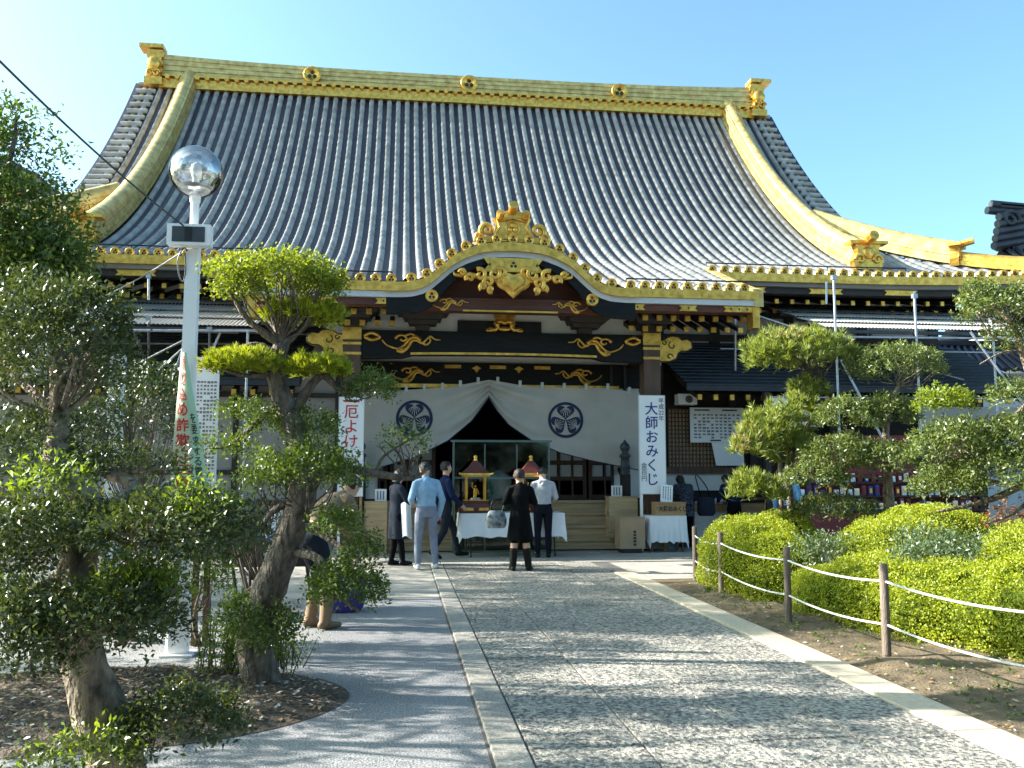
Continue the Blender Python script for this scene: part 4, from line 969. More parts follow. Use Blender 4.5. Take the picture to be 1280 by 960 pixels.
r, a, b = crate('wooden_crate', 'plain pale wooden panel box standing on the lower steps', 762, 797, 622, 655, 17.25, .35, 'wood_step', z0=.245)
r, a, b = crate('wooden_crate', 'plain pale wooden panel box behind the slate coated person', 455, 484, 628, 690, 17.0, .25, 'wood_step', z0=.02)
a_ = P(470, 625, 17.2); r2 = root('notice_card', (a_.x + .1, 17.1, a_.z), 'small white paper notice standing on the box behind slate coated person', 'notice')
mb = MB(); mb.bx(a_.x - .02, a_.x + .2, 17.10, 17.12, b.z + .022, b.z + .25); part('panel', mb, 'board_white', r2)
mb = MB()
for k in range(3): mb.bx(a_.x + .02 + .055 * k, a_.x + .045 + .055 * k, 17.096, 17.099, b.z + .05, b.z + .21)
struct(part('lettering', mb, 'grey_ink', r2), 'stuff')
a_ = P(764, 622, 17.45); r2 = root('notice_card', (a_.x + .12, 17.45, a_.z), 'small white paper notice standing on the pale panel box', 'notice')
mb = MB(); mb.bx(a_.x, a_.x + .22, 17.42, 17.44, a_.z + .022, a_.z + .24); part('panel', mb, 'board_white', r2)
mb = MB()
for k in range(3): mb.bx(a_.x + .04 + .055 * k, a_.x + .065 + .055 * k, 17.416, 17.419, a_.z + .05, a_.z + .21)
struct(part('lettering', mb, 'grey_ink', r2), 'stuff')
YB = 16.6; a = P(812, 645, YB); b = P(858, 645, YB)
lt = root('small_table', ((a.x + b.x) / 2, YB + .25, 0), 'small table under the lettered wooden lot box', 'table')
mb = MB(); mb.bx(a.x + .02, b.x - .02, YB + .02, YB + .5, a.z - .04, a.z - .008); part('top', mb, 'wood_box', lt)
for x in (a.x + .06, b.x - .06):
    for dy in (.08, .45): mb = MB(); mb.bx(x - .02, x + .02, YB + dy - .02, YB + dy + .02, .012, a.z - .04); part('leg', mb, 'wood_brown', lt)
drape('tablecloth', 'short white cloth covering the small table of the lot box', a.x, b.x, YB, YB + .52, a.z, .50, 4)
r, a2, b2 = crate('lot_box', 'varnished wooden lot box with black brush lettering on small clothed table', 820, 857, 629, 644, YB + .05, .3, 'wood_box', z0=a.z + .004)
text('lettering', '大師おみくじ', .115, Matrix.Translation(((a2.x + b2.x) / 2 + .04, YB + .047, b2.z - .055)) @ UPR, 'black_ink', r, .003, xs=.82)
text('lettering', '中\n吉', .06, Matrix.Translation((a2.x + .05, YB + .047, b2.z - .06)) @ UPR, 'grey_ink', r) if False else None
p = P(833, 629, YB + .2); r = root('price_card', (p.x, YB + .2, p.z), 'tilted white card with black handwriting on the lot box', 'notice')
M_ = Matrix.Translation((p.x, YB + .2, p.z + .022)) @ Matrix.Rotation(R(6), 4, 'Y') @ Matrix.Rotation(R(-10), 4, 'X')
mb = MB(); mb.box((0, 0, .17), (.24, .015, .34)); part('panel', mb, 'board_white', r, M_)
mb = MB(); rs = random.Random(4)
for k in range(4):
    z = .30
    while z > .06: l = rs.uniform(.015, .03); mb.bx(.07 - .05 * k, .085 - .05 * k, -.0115, -.0085, z - l, z); z -= l + .012
struct(part('lettering', mb, 'black_ink', r, M_), 'stuff')
YK = 18.15; a = P(868, 640, YK); b = P(1000, 640, YK)
ct = root('sales_counter', ((a.x + b.x) / 2, YK + .2, 0), 'wooden sales counter with white front panel under the pent roof', 'counter')
zt = P(880, 630, YK).z
mb = MB(); mb.bx(a.x, b.x, YK, YK + .6, zt - .16, zt); part('top', mb, 'wood_box', ct)
mb = MB(); mb.bx(a.x + .03, b.x - .03, YK + .06, YK + .55, .012, zt - .162); part('front_panel', mb, 'plaster', ct)
rs = random.Random(9)
for k in range(5):
    x = a.x + .2 + k * .2; q = MB(); q.box((0, 0, .025 + .01 * (k % 3)), (.17, .24, .05 + .02 * (k % 3))); q.box((.01, -.02, .065 + .02 * (k % 3)), (.12, .16, .02))
    tag(part('paper_stack', q, 'board_white' if k % 3 else 'cover_blue', None, T(x, YK + .2, zt + .002, rs.uniform(-.3, .3))), ['thin blue covered paper stack at the end of the counter by the dark coated customer', 'low white paper stack next to the thin blue stack on the counter', 'tallest white paper stack in the middle of the sales counter', 'blue covered paper stack between two white stacks on the counter', 'white paper stack at the pine end of the sales counter'][k], 'papers', 'paper stacks on the sales counter')
# air conditioner unit and notices on the right hand wall
YN = 18.55; a = P(846, 506, YN); b = P(869, 493, YN)
ac = root('air_conditioner', ((a.x + b.x) / 2, YN, a.z), 'white air conditioner outdoor unit hanging under the pent roof', 'air conditioner')
mb = MB(); mb.bx(a.x, b.x, YN - .12, YN + .15, a.z, b.z); part('casing', mb, 'white_paint', ac)
cx_ = (a.x + b.x) / 2 + .03; cz_ = (a.z + b.z) / 2
mb = MB(); mb.tube([(cx_, YN - .124, cz_), (cx_, YN - .119, cz_)], .085, 20); part('fan_opening', mb, 'black', ac)
mb = MB()
for k in range(3): mb.tube([(cx_ + (.03 + .025 * k) * math.cos(t * .4), YN - .128, cz_ + (.03 + .025 * k) * math.sin(t * .4)) for t in range(17)], .004, 4)
part('grille', mb, 'steel', ac)
mb = MB(); mb.bx(a.x + .05, b.x - .05, YN + .15, YN + .45, a.z + .05, a.z + .09); part('wall_bracket', mb, 'steel_dark', ac)
def notice(px0, px1, py0, py1, Y, label, cols, rows, m='board_white', seed=1):
    a = P(px0, py1, Y); b = P(px1, py0, Y); r = root('notice_board', ((a.x + b.x) / 2, Y, a.z), label, 'notice')
    mb = MB(); mb.bx(a.x, b.x, Y - .012, Y + .012, a.z, b.z); part('panel', mb, m, r)
    rng = random.Random(seed); mb = MB()
    w_ = (b.x - a.x); h_ = b.z - a.z
    for i in range(cols):
        for j in range(rows):
            if rng.random() < .12: continue
            x = a.x + w_ * (.06 + .88 * (i + .1) / cols); z = b.z - h_ * (.18 + .74 * (j + .1) / rows); dx = w_ * .88 / cols * rng.uniform(.45, .8); dz = h_ * .74 / rows * rng.uniform(.4, .62)
            mb.bx(x, x + dx, Y - .0155, Y - .0125, z - dz, z)
    if cols: struct(part('lettering', mb, 'grey_ink', r), 'stuff')
    return r, a, b
r, a, b = notice(863, 929, 510, 553, 18.8, 'large white notice board printed with columns of small text on lattice', 11, 8, 'board_white', 3)
mb = MB(); mb.bx(a.x + .45, a.x + .70, 18.784, 18.787, a.z + .03, a.z + .06); mb.bx(a.x + .1, a.x + .45, 18.784, 18.787, b.z - .07, b.z - .04); mb.bx(b.x - .5, b.x - .15, 18.784, 18.787, b.z - .07, b.z - .04); struct(part('heading', mb, 'black_ink', r), 'stuff')
a = P(895, 582, 18.82); b = P(929, 553.5, 18.82)
mb = MB(); mb.prism_y([(a.x, a.z), (b.x, a.z), (b.x, b.z), (a.x - .09, b.z)], 18.80, 18.82); tag(part('blank_panel', mb, 'board_white'), 'blank white slanted panel below the printed notice board', 'panel')
# hanging white banner with one large letter, souvenir stall behind the podocarpus
YH = 17.3; a = P(962, 533, YH); b = P(1025, 497, YH)
hb = root('hanging_banner', ((a.x + b.x) / 2, YH, a.z), 'white cloth banner with a black hiragana letter under the pent roof', 'banner')
mb = MB(); mb.grid(lambda u, v: (a.x + (b.x - a.x) * u, YH + .02 * math.sin(u * 9) * v, b.z + (a.z - b.z) * v), 24, 6); part('cloth', mb, 'cloth_white', hb)
text('lettering', 'お', .56, Matrix.Translation((P(1003, 505, YH).x, YH - .035, b.z + .0)) @ UPR, 'black_ink', hb, .012)
mb = MB(); mb.tube([(a.x - .1, YH, b.z), (P(1290, 500, YH).x, YH, b.z + .02)], .02, 6); part('rail', mb, 'steel', hb)
mb = MB(); mb.bx(a.x - .12, a.x + .0, YH - .05, YH + .05, .012, b.z + .1); part('post', mb, 'wood_dark', hb)
a = P(1148, 535, YH); b = P(1275, 508, YH)
mb = MB(); mb.grid(lambda u, v: (a.x + (b.x - a.x) * u, YH + .03 * math.sin(u * 14) * v, b.z - .02 + (a.z - b.z) * v), 30, 5)
hb2 = part('valance', mb, 'plaster_grey'); tag(hb2, 'grey cloth valance hanging in front of the souvenir stall', 'banner')
YM = 16.4
st = root('souvenir_stall', (P(1090, 640, YM).x, YM, 0), 'souvenir stall with red shelves of small blue and white goods', 'stall')
mat('stall_red', (.16, .02, .025), .6, 0, .2); mat('stall_blue', (.03, .05, .22), .6, 0, .2)
x0, x1 = P(1010, 640, YM).x, P(1240, 640, YM).x
mb = MB(); mb.bx(x0, x1, YM + .1, YM + .7, .012, .75); mb.bx(x0, x1, YM + .65, YM + .7, .75, 2.3); part('shelf_back', mb, 'stall_red', st)
for z in (.78, 1.05, 1.32): part('shelf', MB().bx(x0, x1, YM + .15 + (z - .78) * .5, YM + .64, z, z + .03), 'wood_dark', st)
rs = random.Random(12)
for j, z in enumerate((.813, 1.083, 1.353)):
    for k in range(26):
        x = x0 + .05 + (x1 - x0 - .1) * k / 26; h = rs.uniform(.10, .22); q = MB(); q.box((x + .05, YM + .3 + .14 * j, z + h / 2), (.09, .05, h), 0, 0, rs.uniform(.7, 1)); q.box((x + .05, YM + .272 + .14 * j, z + h * .5), (.05, .006, h * .5), 0, 1)
        c1, c2 = rs.choice(['board_white', 'stall_blue', 'stall_red', 'board_white']), rs.choice(['stall_red', 'board_white', 'gold']); cn = {'board_white': 'white', 'stall_blue': 'blue', 'stall_red': 'red', 'gold': 'gold'}
        tag(part('charm', q, [c1, c2]), 'small %s talisman packet with %s front on the %s shelf of the red stall' % (cn[c1], cn[c2], ('lowest', 'middle', 'top')[j]), 'souvenir', 'talismans on the souvenir stall')
# ---------------------------------------------------------------- globe lamp post, loudspeaker box, wires
LB = G(223, 819); LX, LY = LB.x, LB.y
mat('globe_inner', (.85, .86, .88), .3, 0, .05); glassmat('globe_glass', (.86, .88, .9), .34, .02)
lp = root('lamp_post', (LX, LY, 0), 'white steel lamp post with clear glass globe on top', 'lamp post')
zg = P(244, 215, LY).z
mb = MB(); mb.box((LX, LY, .25), (.15, .13, .5)); mb.box((LX, LY, .01), (.26, .24, .02)); mb.box((LX - .095, LY + .02, .27), (.03, .06, .5)); part('base_box', mb, 'white_paint', lp)
mb = MB(); mb.bx(LX - .055, LX + .055, LY - .05, LY + .05, .5, zg - .62); mb.tube([(LX, LY, zg - .63), (LX, LY, zg - .24)], .038, 12); part('pole', mb, 'white_paint', lp)
mb = MB(); mb.lathe([(.045, -.28), (.05, -.22), (.09, -.2), (.125, -.175), (.125, -.16), (.03, -.158)], (LX, LY, zg), 20); part('globe_collar', mb, 'white_paint', lp)
mb = MB(); mb.ball((LX, LY, zg), .232, 40, 0, 24); gb = part('globe', mb, 'globe_glass', lp)
mb = MB(); mb.lathe([(.035, -.155), (.03, -.06), (.05, 0), (.045, .06), (.01, .09)], (LX, LY, zg), 14); part('bulb', mb, 'globe_inner', lp)
mb = MB(); mb.lathe([(.12, -.157), (.15, -.14), (.13, -.135), (.04, -.12)], (LX, LY, zg), 20); part('reflector', mb, 'corrugated', lp)
YF = LY - .12; a = P(210, 307, YF); b = P(265, 283, YF)
fl = root('loudspeaker_box', ((a.x + b.x) / 2, YF, a.z), 'white framed black box fixed on the lamp post below the globe', 'loudspeaker')
mb = MB(); mb.bx(a.x, b.x, YF - .06, YF + .06, a.z, b.z); part('casing', mb, 'white_paint', fl)
mb = MB(); mb.bx(a.x + .045, b.x - .045, YF - .066, YF - .061, a.z + .025, b.z - .025); part('grille', mb, 'steel_dark', fl)
mb = MB(); mb.bx((a.x + b.x) / 2 - .03, (a.x + b.x) / 2 + .03, YF - .07, YF - .067, a.z + .03, b.z - .03); part('centre_bar', mb, 'black', fl)
mb = MB(); p0 = P(0, 34, 5.2); p1 = P(236, 287, LY - .06); d_ = p0 - p1
pts = [p1 + d_ * t - Vector((0, 0, .9 * t * (2.2 - t) * .18)) for t in [i / 24 * 2.2 for i in range(25)]]
mb.tube(pts, .008, 5); tag(part('overhead_wire', mb, 'steel_dark'), 'dark overhead wire running from the sky down to lamp post', 'wire')
mb = MB(); p0 = P(226, 316, LY); p1 = P(105, 378, 16.6); mb.tube([p0 + (p1 - p0) * t - Vector((0, 0, .25 * t * (1 - t))) for t in [i / 14 for i in range(15)]], .008, 5)
tag(part('service_cable', mb, 'steel'), 'thin pale cable from lamp post to the metal canopy', 'wire')
mb = MB(); mb.tube(smoothpts([tuple(P(228, 312, LY)), tuple(P(222, 325, LY - .02)), tuple(P(224, 345, LY - .03)), tuple(P(229, 352, LY - .04)), tuple(P(232, 335, LY - .06)), tuple(P(231, 316, LY - .06))]), .006, 5)
mb.tube([tuple(P(225, 316, LY - .05)), tuple(P(231, 308, LY - .07)), tuple(P(234, 314, LY - .07))], .008, 5); part('cable_loop', mb, 'steel_dark', lp)
# green banner with red letters and sample notice board
YV = LY - .12
mat('banner_green', (.42, .62, .44), .85, 0, .06); mat('banner_cream', (.60, .66, .46), .85, 0, .05)
nb = root('vertical_banner', (P(235, 600, YV).x, YV, 0), 'pale green vertical banner with red lettering tied to the lamp post', 'banner')
TL = [(228, 440), (221, 500), (216, 560), (212, 612)]; TR = [(233, 440), (243, 500), (254, 560), (261, 612)]
def bsurf(u, v):
    t = v * 3; i = min(2, int(t)); f_ = t - i
    lx = TL[i][0] + (TL[i + 1][0] - TL[i][0]) * f_; ly = TL[i][1] + (TL[i + 1][1] - TL[i][1]) * f_; rx = TR[i][0] + (TR[i + 1][0] - TR[i][0]) * f_
    return P(lx + (rx - lx) * u, ly, YV - .03 * math.sin(u * 3.1) * (1 - v) + .012 * math.sin(v * 9 + u * 3))
mb = MB(); mb.grid(lambda u, v: bsurf(u, v), 14, 40); part('cloth', mb, 'banner_cream', nb)
mb = MB(); mb.grid(lambda u, v: bsurf(.62 + .38 * u, v) + Vector((0, -.004, 0)), 6, 40); part('green_strip', mb, 'banner_green', nb)
def onbanner(nm, s, m, u0, u1, v0, v1, bold=0):
    n = len(s)
    for k, ch in enumerate(s):
        c = bpy.data.curves.new('t', 'FONT'); c.body = ch; c.size = 1; c.align_x = 'CENTER'; c.align_y = 'CENTER'; c.offset = bold; c.resolution_u = 2
        o = bpy.data.objects.new('t', c); col.objects.link(o); me = bpy.data.meshes.new_from_object(o.evaluated_get(bpy.context.evaluated_depsgraph_get())); bpy.data.objects.remove(o); bpy.data.curves.remove(c)
        if not len(me.vertices): continue
        co = [v.co.copy() for v in me.vertices]; ax = [v.x for v in co]; ay = [v.y for v in co]; a0, a1, b0, b1 = min(ax), max(ax), min(ay), max(ay)
        for v, q in zip(me.vertices, co):
            u = u0 + (u1 - u0) * (q.x - a0) / max(1e-4, a1 - a0); vv = v0 + (v1 - v0) * (k + 1 - .06 - .88 * (q.y - b0) / max(1e-4, b1 - b0)) / n
            v.co = bsurf(u, vv) + Vector((0, -.008, 0))
        me.materials.clear(); me.materials.append(MATS[m]); link(nm, me, nb)
onbanner('lettering', '振り込め詐欺に注意', 'red_ink', .08, .58, .02, .99, .02)
onbanner('lettering', 'を要求する電話', 'black_ink', .68, .90, .42, .97, .01)
mb = MB(); mb.tube([tuple(P(228, 436, YV + .03)), tuple(P(211, 640, YV + .03))], .008, 6); part('banner_pole', mb, 'white_paint', nb)
YQ = LY + .35
r, a, b = notice(240, 275, 447, 612, YQ, 'white sample notice board with red heading behind the lamp post', 6, 26, 'board_white', 8)
text('heading', 'みほん', .075, Matrix.Translation(((a.x + b.x) / 2 + .01, YQ - .016, b.z - .05)) @ UPR, 'red_ink', r, .003)
mb = MB(); mb.bx(a.x + .03, a.x + .08, YQ + .013, YQ + .05, .012, b.z - .05); mb.bx(b.x - .08, b.x - .03, YQ + .013, YQ + .05, .012, b.z - .05); part('stand', mb, 'wood_brown', r)
# ---------------------------------------------------------------- rope fence
fp = [G(902, 745), G(986, 782), G(1109, 828)]
d01 = fp[2] - fp[1]
fp = [Vector((4.15, 12.2, 0))] + fp + [fp[2] + Vector((.12, -1.75, 0)), fp[2] + Vector((.3, -3.4, 0))]
rf = root('rope_fence', (fp[1].x, fp[1].y, 0), 'low fence of round wooden posts joined by two white ropes', 'fence')
for p in fp:
    mb = MB(); z0 = .01 + bed_h(p.x, p.y) - .05; h = .80
    mb.lathe([(.036, 0), (.035, h - .015), (.028, h)], (p.x, p.y, z0), 12); part('post', mb, 'post_wood', rf)
for zz in (.62, .27):
    pts = []
    for p, q in zip(fp[:-1], fp[1:]):
        for i in range(10): t = i / 10; pts.append((p.x + (q.x - p.x) * t, p.y + (q.y - p.y) * t - .0, zz - .18 * t * (1 - t) + .035))
    pts.append((fp[-1].x, fp[-1].y, zz)); mb = MB(); mb.tube(pts, .010, 6); part('rope', mb, 'rope', rf)
# ---------------------------------------------------------------- black bench with bags, stone post
YB = 10.3; a = P(285, 672, YB); b = P(398, 672, YB)
bn = root('display_bench', ((a.x + b.x) / 2, YB, 0), 'black folding bench with blue cloth edge behind the leaning trunk', 'bench')
mat('tarp_blue', (.02, .12, .42), .5, 0, .1)
mb = MB(); mb.bx(a.x, b.x, YB - .3, YB + .4, a.z - .30, a.z - .03); part('skirt', mb, 'black', bn)
mb = MB(); mb.bx(a.x - .01, b.x + .01, YB - .31, YB + .41, a.z - .028, a.z); part('top', mb, 'tarp_blue', bn)
for x in (a.x + .1, b.x - .1):
    for dy in (-.22, .3): mb = MB(); mb.tube([(x, YB + dy, a.z - .3), (x + .08, YB + dy, .005)], .018, 6); part('leg', mb, 'black', bn)
def bag(px, Y, z, sx, sy, sz, m, label, strap=True):
    p = P(px, 660, Y); q = MB(); r = root('bag', (p.x, Y, z), label, 'bag')
    prf = [(.92, 0), (1.0, .12), (1.02, .4), (.9, .75), (.6, .95), (.3, 1.0)]
    q.lathe([(rr_ * sx, zz * sz) for rr_, zz in prf], (p.x, Y, z), 14, 0, True, 1, sy / sx); part('body', q, m, r)
    if strap: q = MB(); q.tube([(p.x + sx * .5 * math.cos(t), Y, z + sz * .85 + .12 * math.sin(t)) for t in [i * math.pi / 10 for i in range(11)]], .01, 6); part('strap', q, m, r)
    return r
bag(316, YB, a.z + .002, .20, .14, .20, 'black', 'black shoulder bag lying on the blue edged bench')
bag(344, YB - .05, a.z + .002, .16, .12, .26, 'cloth_white', 'white plastic shopping bag beside black bag on bench')
mat('bag_violet', (.05, .03, .22), .7, 0, .2)
p = P(428, 690, 9.9); q = MB(); q.lathe([(.22, 0), (.25, .08), (.25, .3), (.2, .36)], (p.x, 9.9, p.z - .06 if p.z > .3 else .01), 16, 0, True, 1, .7)
tag(part('basket', MB().lathe([(.20, .012), (.24, .08), (.25, .40), (.23, .45)], (p.x, 10.2, 0), 18, 0, True, 1, .7), 'bag_violet'), 'violet cloth covered basket standing behind lower foliage', 'basket')
YSt = 12.5; a = P(148, 445, YSt)
mb = MB(); mb.box((a.x, YSt, a.z / 2), (.17, .17, a.z)); mb.box((a.x, YSt, a.z + .02), (.17, .17, .04), 0, 0, .7); tag(part('stone_marker', mb, 'plaster'), 'pale square stone marker post rising above dark shrubs', 'stone post')
# ---------------------------------------------------------------- neighbouring roofs
mat('red_wall', (.20, .035, .02), .7, 0, .2)
r = root('side_hall', (-16.5, 30, 0), 'red walled side hall with dark tiled roof behind the left trees', 'building')
mb = MB(); mb.bx(-24, -12.2, 27, 37, 0, 7.6); part('wall', mb, 'red_wall', r)
pk = P(-110, 150, 28); ev = P(78, 248, 28)
mb = MB(); sl = (pk.z - ev.z) / (ev.x - pk.x); L0 = ev.x - pk.x
mb.prism_y([(ev.x, ev.z), (pk.x, pk.z), (pk.x - L0, ev.z), (pk.x - L0, ev.z - .35), (pk.x, pk.z - .35), (ev.x, ev.z - .35)][::-1], 26, 38); part('roof', mb, 'tile_dark', r)
for k in range(40):
    y = 26 + k * .3; mb = MB(); mb.tube([(pk.x, y, pk.z + .03), ((pk.x + ev.x) / 2, y, (pk.z + ev.z) / 2 - .0), (ev.x, y, ev.z + .03)], .07, 6); part('tile_row', mb, 'tile_dark', r)
mb = MB(); mb.prism_y([(ev.x - .2, ev.z - .4), (ev.x - .2, ev.z - .75), (pk.x, pk.z - .75), (pk.x, pk.z - .4)][::-1], 26.1, 26.25); part('bargeboard', mb, 'red_wall', r)
mb = MB(); mb.prism_y([(pk.x - L0 * .8, 0), (ev.x - 1.2, 0), (ev.x - 1.2, ev.z - .3), (pk.x, pk.z - .6), (pk.x - L0 * .8, ev.z - .3)], 26.9, 27); part('gable_wall', mb, 'red_wall', r)
# right: dark tiled hall whose ridge end shows above the corner
YG = 26.0; a = P(1236, 318, YG); b = P(1262, 262, YG)
r = root('gate_hall', (a.x + 4, YG + 1, 0), 'dark tiled hall with bundled round ridge tiles behind the right corner', 'building')
zr = P(1250, 275, YG).z
mb = MB()
for (px, py, l) in ((1236, 256, 1.2), (1246, 258, 1.3), (1231, 264, 1.0)): p = P(px, py, YG); mb.tube([(p.x, YG - .1, p.z), (p.x + l, YG - .1, p.z - .06)], .13, 10)
rg = part('ridge_end', mb, 'tile_dark', r)
mb = MB(); rs = random.Random(2)
for k in range(5):
    for j in range(3):
        p = P(1239 + 6 * j + k * 1.5 - 3 * k, 275 + 9 * k, YG); mb.tube([(p.x, YG - .35 + .12 * j, p.z), (p.x + 1.6, YG - .1 + .3 * j, p.z + .35)], .13, 8)
part('tile_bundle', mb, 'tile_dark', rg)
p = P(1252, 278, YG); mb = MB(); mb.tube(spiral((p.x + .05, YG - .4, p.z), .3, .05, 0, 1.3), .07, 6); mb.bx(p.x + .2, p.x + 9, YG - .2, YG + .3, p.z - 1.0, p.z + .25); part('main_ridge', mb, 'tile_dark', r)
mb = MB(); zz = p.z - .9; x_ = p.x - .1
mb.add([(x_, YG, zz), (x_ + 9, YG, zz), (x_ + 9, YG - 4.5, zz - 3.4), (x_ - .6, YG - 4.5, zz - 3.4), (x_, YG + 5, zz - 3.5), (x_ + 9, YG + 5, zz - 3.5)], [(0, 3, 2, 1), (0, 1, 5, 4)]); part('roof', mb, 'tile_dark', r)
for k in range(26):
    x = x_ + .1 + k * .32; mb = MB(); mb.tube([(x, YG - .1, zz + .02), (x - .04, YG - 4.5, zz - 3.35)], .08, 6); part('tile_row', mb, 'tile_dark', r)
mb = MB(); mb.bx(x_ + .6, x_ + 9, YG - 3.2, YG + 4, 0, zz - 2.6); part('wall', mb, 'plaster', r)
# right: lower blue grey tiled roof seen under the canopy
YJ = 23.5; a = P(1160, 462, YJ); b = P(1185, 428, YJ + 2)
r = root('annex', (a.x + 4, YJ, 0), 'low annex with blue grey tiled roof seen below the metal canopy', 'building')
mb = MB(); x1 = a.x + 9
mb.add([(a.x, YJ, a.z), (x1, YJ, a.z), (x1, YJ + 3, b.z), (b.x, YJ + 3, b.z)], [(0, 1, 2, 3)]); part('roof', mb, 'tile_pan', r)
for k in range(30):
    x = a.x + .1 + k * .29; mb = MB(); mb.tube([(x, YJ, a.z + .03), (x + (b.x - a.x) * max(0, 1 - k / 30), YJ + 3, b.z + .03)], .07, 6); part('tile_row', mb, 'tile_pan', r)
mb = MB(); mb.bx(a.x + .4, x1, YJ + .6, YJ + 3, 0, a.z); part('wall', mb, 'plaster', r)
mb = MB(); mb.tube([(a.x - .1, YJ - .05, a.z + .05), (b.x - .05, YJ + 3, b.z + .12)], .11, 8); mb.tube([(b.x, YJ + 3, b.z + .1), (x1, YJ + 3, b.z + .1)], .14, 8); part('ridge', mb, 'tile_dark', r)
# ---------------------------------------------------------------- people
def V3(*a): return Vector(a)
class Body:
    def __init__(s): s.mb = MB(); s.pr = []
    def cap(s, a, b, ra, rb, m, n=12):
        a, b = Vector(a), Vector(b); d = b - a; L_ = max(d.length, 1e-5); t = d / L_
        pts = []; rad = []
        for k in range(1, 5): th = math.pi / 2 * (1 - k / 4); pts.append(a - t * ra * math.sin(th)); rad.append(max(.0005, ra * math.cos(th)) if k else .0005)
        pts.insert(0, a - t * ra); rad.insert(0, .0004)
        for k in range(0, 4): th = math.pi / 2 * k / 4; pts.append(b + t * rb * math.sin(th)); rad.append(rb * math.cos(th))
        pts.append(b + t * rb); rad.append(.0004)
        s.mb.tube(pts, rad, n); s.pr.append((a, b, ra, rb, m))
    def chain(s, pts, rad, m):
        for i in range(len(pts) - 1): s.cap(pts[i], pts[i + 1], rad[i], rad[i + 1], m)
    def torso(s, secs, side, m):                       # secs: (centre, rx, ry); one closed elliptical loft
        n = 20; vs = []; k = len(secs); side = Vector(side).normalized()
        for i, (c, rx, ry) in enumerate(secs):
            t = (secs[min(i + 1, k - 1)][0] - secs[max(i - 1, 0)][0]).normalized(); sd = (side - t * side.dot(t)).normalized(); fw = t.cross(sd)
            vs += [c + sd * rx * math.cos(2 * math.pi * j / n) + fw * ry * math.sin(2 * math.pi * j / n) for j in range(n)]
            s.pr.append((c - sd * max(0, rx - ry), c + sd * max(0, rx - ry), ry, ry, m[i] if isinstance(m, list) else m))
        s.mb.add(vs, [(i * n + j, i * n + (j + 1) % n, (i + 1) * n + (j + 1) % n, (i + 1) * n + j) for i in range(k - 1) for j in range(n)])
        s.mb.add(vs[:n], [tuple(range(n - 1, -1, -1))]); s.mb.add(vs[-n:], [tuple(range(n))])
    def build(s, name, mats, parent, M, vox=.0095):
        me = bpy.data.meshes.new('raw'); me.from_pydata(s.mb.v, [], s.mb.f); o = bpy.data.objects.new('raw', me); col.objects.link(o)
        md = o.modifiers.new('r', 'REMESH'); md.mode = 'VOXEL'; md.voxel_size = vox; md.use_smooth_shade = True
        out = bpy.data.meshes.new_from_object(o.evaluated_get(bpy.context.evaluated_depsgraph_get())); bpy.data.objects.remove(o)
        bm = bmesh.new(); bm.from_mesh(out)
        for _ in range(2): bmesh.ops.smooth_vert(bm, verts=bm.verts, factor=.5, use_axis_x=True, use_axis_y=True, use_axis_z=True)
        bm.to_mesh(out); bm.free()
        nf = len(out.polygons); c = np.zeros(nf * 3); out.polygons.foreach_get('center', c); c = c.reshape(-1, 3)
        best = np.full(nf, 1e9); mi = np.zeros(nf, dtype=np.int32); names = []
        for a, b, ra, rb, m in s.pr:
            if m not in names: names.append(m)
            A = np.array(a); D = np.array(b) - A; l2 = max(1e-9, D @ D); t = np.clip(((c - A) @ D) / l2, 0, 1)
            d = np.linalg.norm(c - (A + t[:, None] * D), axis=1) - (ra + (rb - ra) * t); k = d < best; best[k] = d[k]; mi[k] = names.index(m)
        out.materials.clear()
        for m in names: out.materials.append(MATS[m])
        out.polygons.foreach_set('material_index', mi); out.polygons.foreach_set('use_smooth', np.ones(nf, dtype=bool)); out.update()
        return link(name, out, parent, M)
